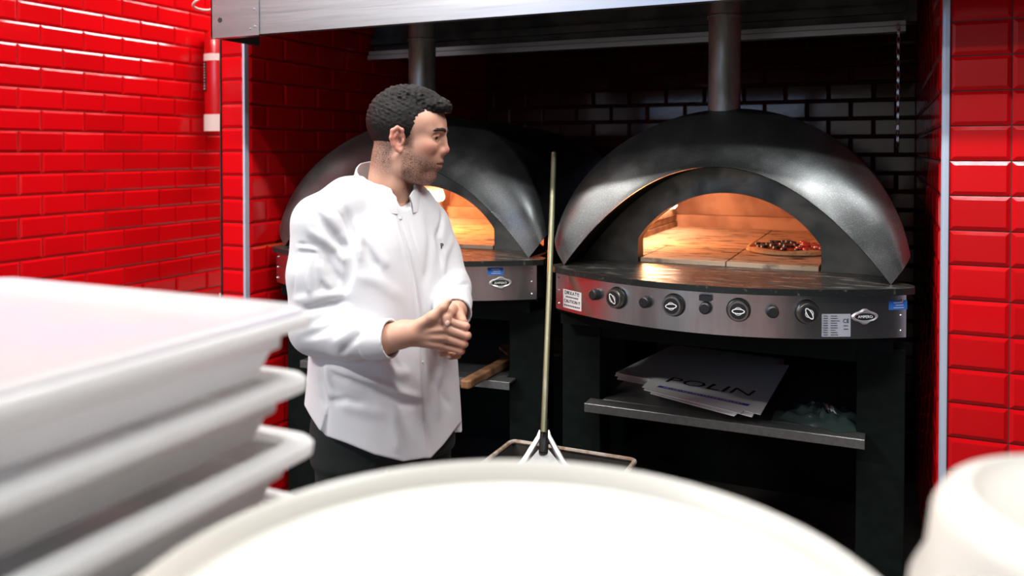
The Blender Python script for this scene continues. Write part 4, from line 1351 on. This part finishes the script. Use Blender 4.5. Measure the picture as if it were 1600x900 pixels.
for s in (-1, 1):
    c = H(98, s * 28, 34)
    F = small_field(c - 0.04, c + 0.04, 0.0014)
    F.chain([H(112, s * 8, 27), H(111.5, s * 18, 29), H(108, s * 32, 31), H(98, s * 45, 30), H(88, s * 53, 26)], [0.0040, 0.0050, 0.0050, 0.0042, 0.0025], 0.002)
    V, Q = F.polygonise()
    np_mesh('eyebrow', V, Q, M['brow'], body)

# ---- hair
def build_hair():
    lo = HO + np.array([-0.125, -0.11, -0.075]); hi = HO + np.array([0.155, 0.11, 0.165])
    F = small_field(lo, hi, 0.0021)
    F.ell(H(2, 0, 47), (0.1015, 0.0775, 0.0925), HAX, 0.01)
    F.ell(H(86, 0, 93), (0.036, 0.050, 0.022), [HF * math.cos(0.35) - HU * math.sin(0.35), HL, HU * math.cos(0.35) + HF * math.sin(0.35)], 0.02)
    F.ell(H(106, -6, 88), (0.020, 0.034, 0.017), HAX, 0.012)
    F.ell(H(20, 0, 112), (0.06, 0.05, 0.026), HAX, 0.02)
    X, Y, Z = F.xs[:, None, None] - HO[0], F.ys[None, :, None] - HO[1], F.zs[None, None, :] - HO[2]
    x = (X * HF[0] + Y * HF[1] + Z * HF[2]) * 1000
    y = (X * HL[0] + Y * HL[1] + Z * HL[2]) * 1000
    z = (X * HU[0] + Y * HU[1] + Z * HU[2]) * 1000
    rnd = np.random.RandomState(4)
    tex = np.zeros_like(F.v)
    for k in range(16):
        wl = rnd.uniform(5, 14)
        dv = rnd.normal(size=3) * np.array([0.8, 1.0, 0.9]); dv /= np.linalg.norm(dv)
        tex += (np.sin((x * dv[0] + y * dv[1] + z * dv[2]) * (2 * np.pi / wl) + rnd.rand() * 6.28)).astype(np.float32) * (wl / 9)
    tex /= 3.2
    hl = np.interp(z.ravel() if z.size < 9 else np.linspace(-80, 170, 251), [-80, -48, -40, -6, -2, 20, 26, 60, 70, 76, 84, 170], [-30, -30, -24, -20, 32, 38, 52, 64, 70, 128, 140, 140])
    hlz = np.interp(z, np.linspace(-80, 170, 251), hl).astype(np.float32)
    clip = (x - hlz) * 0.8 + tex * 2.2
    low = -(z + np.interp(x, [-110, -60, -20, 40], [44, 49, 36, 10]).astype(np.float32)) + tex * 2.0
    thin = np.clip((40 - z) / 70, 0, 1) * 5.0 - np.clip((z - 60) / 60, 0, 1) * 3.0        # clipped sides, longer top
    amp = np.clip((z - 10) / 100, 0.1, 1) * 1.15
    d = F.v * 1000 + thin + tex * amp
    d = np.maximum(d, np.maximum(clip, low))
    # clear the ears
    for s in (-1, 1):
        e = np.sqrt(((x - 7) / 21) ** 2 + ((z + 1) / 35) ** 2 + ((y - s * 82) / 14) ** 2)
        d = np.maximum(d, (1 - e) * 14)
    F.v = (d / 1000).astype(np.float32)
    V, Q = F.polygonise()
    return np_mesh('hair', V, Q, M['hair'], man)
hair = build_hair()

# ---- jacket
def build_jacket():
    h = 0.0032
    F = Field(np.arange(-0.285, 0.275, h), np.arange(-0.30, 0.27, h), np.arange(0.755, 1.60, h))
    loft(F, smooth_tab([(0.74, -0.004, 0, 0.222, 0.172), (0.90, -0.002, 0, 0.214, 0.164), (1.02, 0, 0, 0.203, 0.156), (1.12, 0.0, 0, 0.198, 0.150), (1.25, 0.0, 0.0, 0.200, 0.146), (1.35, 0.0, 0.004, 0.200, 0.134),
             (1.42, 0.002, 0.008, 0.172, 0.112), (1.47, 0.006, 0.006, 0.120, 0.092), (1.50, 0.008, 0.004, 0.088, 0.080), (1.54, 0.008, 0.004, 0.070, 0.070)]), 0.745, 1.52, 0.02)
    # shoulders
    F.chain([P(588, 300, 0.0), P(545, 316, -0.06), P(503, 347, -0.095)], [0.048, 0.060, 0.070], 0.03)
    F.chain([P(620, 302, 0.02), P(645, 322, 0.07), P(662, 350, 0.105)], [0.044, 0.052, 0.062], 0.03)
    # sleeves
    F.chain([P(500, 352, -0.10), P(493, 430, -0.112), P(492, 512, -0.128)], [0.072, 0.069, 0.066], 0.022)
    F.chain([P(494, 515, -0.130), P(545, 527, -0.172), P(598, 532, -0.214)], [0.066, 0.057, 0.045], 0.012)
    F.chain([P(663, 352, 0.108), P(684, 402, 0.065), P(703, 450, 0.015)], [0.064, 0.059, 0.055], 0.02)
    F.chain([P(703, 452, 0.014), P(706, 474, -0.055), P(707, 488, -0.112)], [0.055, 0.050, 0.045], 0.012)
    # turned-back cuffs
    F.cyl(P(577, 531.5, -0.198), P(611, 530, -0.2215), 0.0505, 0.004, r2=0.0475)
    F.cyl(P(706, 480, -0.085), P(708.5, 492, -0.128), 0.0485, 0.004, r2=0.0465)
    F.cyl(P(598, 531, -0.213), P(622, 529.5, -0.228), 0.0415, 0.003, sub=True)
    F.cyl(P(707.5, 486, -0.108), P(711, 500, -0.15), 0.0400, 0.003, sub=True)
    # neck opening
    F.cap(H(-30, 0, -80), H(-42, 0, -170), 0.066, 0.064, 0.012, sub=True)
    F.cap(P(634, 300, -0.18), P(632, 300, -0.04), 0.026, 0.03, 0.006, sub=True)
    F.cap(P(635, 315, -0.18), P(633, 315, -0.06), 0.016, 0.018, 0.006, sub=True)
    # folds: polylines placed on the cloth
    def surf(px, py, lo=-0.30, hi=0.2):
        for t in np.arange(lo, hi, 0.003):
            p = P(px, py, t)
            if F.xs[0] < p[0] < F.xs[-1] and F.zs[0] < p[2] < F.zs[-1] and F.sample(p) < 0: return p
        return None
    def fold(pts, amp, w):
        q = [surf(*p) for p in pts]
        q = [p for p in q if p is not None]
        if len(q) < 2: return
        # subdivide in image space is not needed: cloth is gently curved
        F.crease(q, amp, w)
    base = [
        ([(486, 327), (498, 341), (514, 361), (534, 383), (545, 402)], -0.007, 0.012),
        ([(500, 322), (515, 340), (532, 362), (543, 385)], 0.006, 0.011),
        ([(482, 358), (504, 374), (528, 392), (540, 412)], 0.006, 0.010),
        ([(478, 372), (500, 388), (524, 408)], -0.004, 0.010),
        ([(541, 328), (549, 362), (550, 400), (545, 430), (538, 456)], -0.012, 0.011),
        ([(556, 340), (562, 372), (560, 410)], 0.006, 0.013),
        ([(537, 460), (505, 463), (460, 470)], 0.009, 0.012),
        ([(540, 474), (505, 479), (462, 486)], -0.008, 0.010),
        ([(552, 488), (530, 478), (508, 486), (480, 500)], 0.008, 0.011),
        ([(560, 500), (535, 503), (500, 520), (470, 530)], -0.006, 0.011),
        ([(575, 503), (550, 515), (520, 540)], 0.005, 0.010),
        ([(566, 520), (545, 540), (530, 556)], -0.005, 0.009),
        ([(484, 400), (482, 440), (484, 465)], 0.005, 0.008),
        ([(497, 405), (505, 435), (520, 455)], 0.006, 0.010),
        ([(510, 400), (520, 425), (534, 445)], -0.005, 0.009),
        ([(563, 372), (578, 400), (592, 424)], -0.004, 0.014),
        ([(572, 368), (590, 398), (606, 420)], 0.004, 0.014),
        ([(556, 430), (590, 440), (630, 470)], 0.003, 0.018),
        ([(600, 330), (612, 360), (625, 400)], 0.003, 0.012),
        ([(665, 335), (672, 370), (668, 420), (660, 450)], -0.004, 0.013),
        ([(690, 330), (684, 370), (690, 420)], -0.006, 0.012),
        ([(706, 368), (694, 400), (690, 440)], 0.005, 0.011),
        ([(728, 428), (706, 436), (692, 452)], 0.006, 0.009),
        ([(732, 444), (710, 450), (694, 466)], -0.005, 0.008),
        ([(513, 576), (545, 588), (580, 601), (630, 618), (660, 626)], 0.007, 0.014),
        ([(513, 584), (545, 597), (580, 610), (630, 628), (660, 634)], -0.010, 0.010),
        ([(585, 570), (612, 582), (640, 588)], 0.005, 0.016),
        ([(560, 600), (600, 616), (640, 640)], -0.003, 0.016),
        ([(506, 575), (512, 605), (515, 628)], 0.005, 0.012),
        ([(530, 632), (560, 640), (610, 650)], 0.003, 0.018),
        ([(516, 630), (540, 626), (570, 634)], -0.004, 0.010),
        ([(490, 560), (500, 600), (508, 640)], -0.005, 0.012),
        ([(610, 640), (618, 680), (622, 712)], 0.003, 0.016),
        ([(690, 570), (680, 610), (684, 660)], 0.004, 0.016),
        ([(676, 590), (690, 620), (706, 640)], -0.003, 0.014),
        # placket and its edge
        ([(621, 334), (628, 362), (638, 398), (647, 436), (654, 482), (658, 540), (660, 600), (664, 660), (671, 716)], -0.0055, 0.0048),
        ([(616, 336), (623, 364), (633, 400), (642, 438), (649, 484), (653, 540), (655, 600), (659, 660), (665, 716)], 0.0028, 0.006),
        ([(636, 340), (645, 372), (655, 405), (662, 440), (664, 480)], -0.0016, 0.0045),
        # sleeve pocket
        ([(464, 381), (480, 382), (499, 385)], -0.0030, 0.0042),
        ([(463, 393), (480, 394), (498, 397)], -0.0030, 0.0042),
        ([(465, 387), (480, 388), (498, 391)], 0.0022, 0.005),
        ([(462, 395), (458, 430), (458, 462)], -0.0022, 0.0042),
        ([(499, 398), (502, 430), (504, 455)], -0.0022, 0.0042),
        # armhole seam
        ([(498, 312), (516, 322), (534, 340), (545, 366)], -0.0025, 0.005),
    ]
    for pts, a, w in base: fold(pts, a * 1.3, w * (0.86 if w > 0.006 else 1.0))
    # hem: front panel, side vent, tail
    px_ = (F.xs[:, None] - MX0) / (DM + F.ys[None, :]) * FPX + 800
    hemy = np.interp(px_, [455, 469, 482, 497, 501, 508, 537, 583, 629, 662, 672, 692, 716, 740], [600, 626, 650, 674, 676, 684, 694, 713, 724, 719, 719, 698, 666, 640])
    zh = EYE - (hemy - 236) / FPX * (DM + F.ys[None, :])
    zh = np.where(F.ys[None, :] > 0.03, np.minimum(zh, 0.84), zh)
    F.v = np.maximum(F.v, (zh[:, :, None] - F.zs[None, None, :]).astype(np.float32))
    for dd_ in (-0.17, -0.13, -0.09, -0.05, -0.01):
        F.chain([P(503, 705, dd_), P(505, 676, dd_), P(512, 640, dd_)], [0.014, 0.009, 0.002], 0.001, sub=True)
    V, Q = F.polygonise()
    V = relax(V, Q, 1, 0.45)
    o = np_mesh('chef_jacket', V, Q, M['cloth'], man)
    return o, surf, F
jacket, jsurf, JF = build_jacket()

# mandarin collar
def collar():
    rows_o, rows_i = [[], [], [], []], [[], [], [], []]
    C = np.array([0.009, -0.002, 0])
    n = 44
    for i in range(n + 1):
        phi = R(-166 + 332 * i / n) + math.pi        # 0 = front
        a = abs(math.atan2(math.sin(phi), math.cos(phi)))
        zt = np.interp(a, [0, R(20), R(60), R(110), R(150), math.pi], [1.490, 1.496, 1.516, 1.545, 1.567, 1.573])
        zl = np.interp(a, [0, R(20), R(60), R(110), R(150), math.pi], [1.452, 1.454, 1.470, 1.502, 1.524, 1.530])
        edge = min(1.0, (a - R(14)) / R(12))
        zt = zl + (zt - zl) * (0.72 + 0.28 * math.sqrt(max(0, edge)))
        for j, t in enumerate((0, 0.4, 0.8, 1.0)):
            ra, rb = 0.094 - 0.013 * t, 0.100 - 0.013 * t
            z = zl - 0.012 * (1 - t) * 0 + (zt - zl) * t - (0.014 if t == 0 else 0)
            p = C + LF * (ra * math.sin(phi)) + FW * (rb * math.cos(phi))
            rows_o[j].append((p[0], p[1], z))
            p = C + LF * ((ra - 0.004) * math.sin(phi)) + FW * ((rb - 0.004) * math.cos(phi))
            rows_i[j].append((p[0], p[1], z - (0.0 if t < 1 else 0.0)))
    m_ = MB().grid(rows_o + rows_i[::-1] + [rows_o[0]])
    o = m_.build('collar', M['cloth'], jacket, smooth=True, angle=50)
    md = o.modifiers.new('bev', 'BEVEL'); md.width = 0.0015; md.segments = 2; md.limit_method = 'ANGLE'; md.angle_limit = R(40)
    return o
collar()

# chest lettering and snap buttons
def frame_at(px, py, lift=0.0012):
    p = jsurf(px, py)
    e = 0.006
    g = np.array([JF.sample(p + np.array([e, 0, 0])) - JF.sample(p - np.array([e, 0, 0])), JF.sample(p + np.array([0, e, 0])) - JF.sample(p - np.array([0, e, 0])), JF.sample(p + np.array([0, 0, e])) - JF.sample(p - np.array([0, 0, e]))])
    nrm = Vector(g).normalized()
    up = Vector((0, 0, 1)); xr = up.cross(nrm).normalized(); up = nrm.cross(xr).normalized()
    m_ = Matrix.Identity(4)
    for i in range(3):
        m_[i][0], m_[i][1], m_[i][2] = xr[i], up[i], nrm[i]
        m_[i][3] = float(p[i]) + nrm[i] * lift
    return m_
text_obj('chest_lettering', 'P', 0.021, M['thread'], jacket, frame_at(690, 385, 0.002), extrude=0.0006, sx=1.0)
text_obj('chest_lettering', 'O', 0.021, M['thread'], jacket, frame_at(697, 386, 0.0005), extrude=0.0006, sx=0.8)
for (bx, by) in ((626, 341), (657, 338), (661, 567)):
    q = jsurf(bx, by)
    if q is None: continue
    o = MB().lathe([(0, 0.003), (0.0032, 0.0026), (0.0045, 0.001), (0.0048, -0.002)], seg=14).build('snap_button', M['cloth'], jacket, smooth=True)
    o.matrix_local = frame_at(bx, by, 0.0)

# ---- trousers and shoes
def build_trousers():
    h = 0.0075
    F = Field(np.arange(-0.30, 0.32, h), np.arange(-0.30, 0.30, h), np.arange(0.03, 1.06, h))
    loft(F, smooth_tab([(0.78, 0, 0, 0.192, 0.140), (0.9, 0, 0, 0.195, 0.14), (1.04, 0, 0, 0.18, 0.13)]), 0.80, 1.04, 0.02)
    for s in (-1, 1):
        hip = np.array([0, 0, 0.86]) + LF * (s * 0.098)
        kn = np.array([0, 0, 0.48]) + LF * (s * 0.115) + FW * 0.012
        an = np.array([0, 0, 0.09]) + LF * (s * 0.125) - FW * 0.015
        F.chain([hip, kn, an], [0.094, 0.072, 0.062], 0.03)
    V, Q = F.polygonise()
    V = relax(V, Q, 2, 0.5)
    return np_mesh('trousers', V, Q, M['trousers'], man)
build_trousers()
for s in (-1, 1):
    an = np.array([0, 0, 0.0]) + LF * (s * 0.125) - FW * 0.015
    F = small_field(an + np.array([-0.25, -0.25, -0.0]), an + np.array([0.25, 0.25, 0.16]), 0.006)
    F.cap(an - FW * 0.04 + np.array([0, 0, 0.045]), an + FW * 0.10 + np.array([0, 0, 0.042]), 0.042, 0.044, 0.01)
    F.ell(an + FW * 0.14 + LF * (s * 0.006) + np.array([0, 0, 0.036]), (0.065, 0.046, 0.034), [FW, LF, [0, 0, 1]], 0.02)
    F.cap(an + np.array([0, 0, 0.05]), an + np.array([0, 0, 0.12]), 0.045, 0.043, 0.02)
    F.v = np.maximum(F.v, (0.004 - F.zs)[None, None, :])
    V, Q = F.polygonise()
    np_mesh('shoe', V, Q, M['shoe'], man)
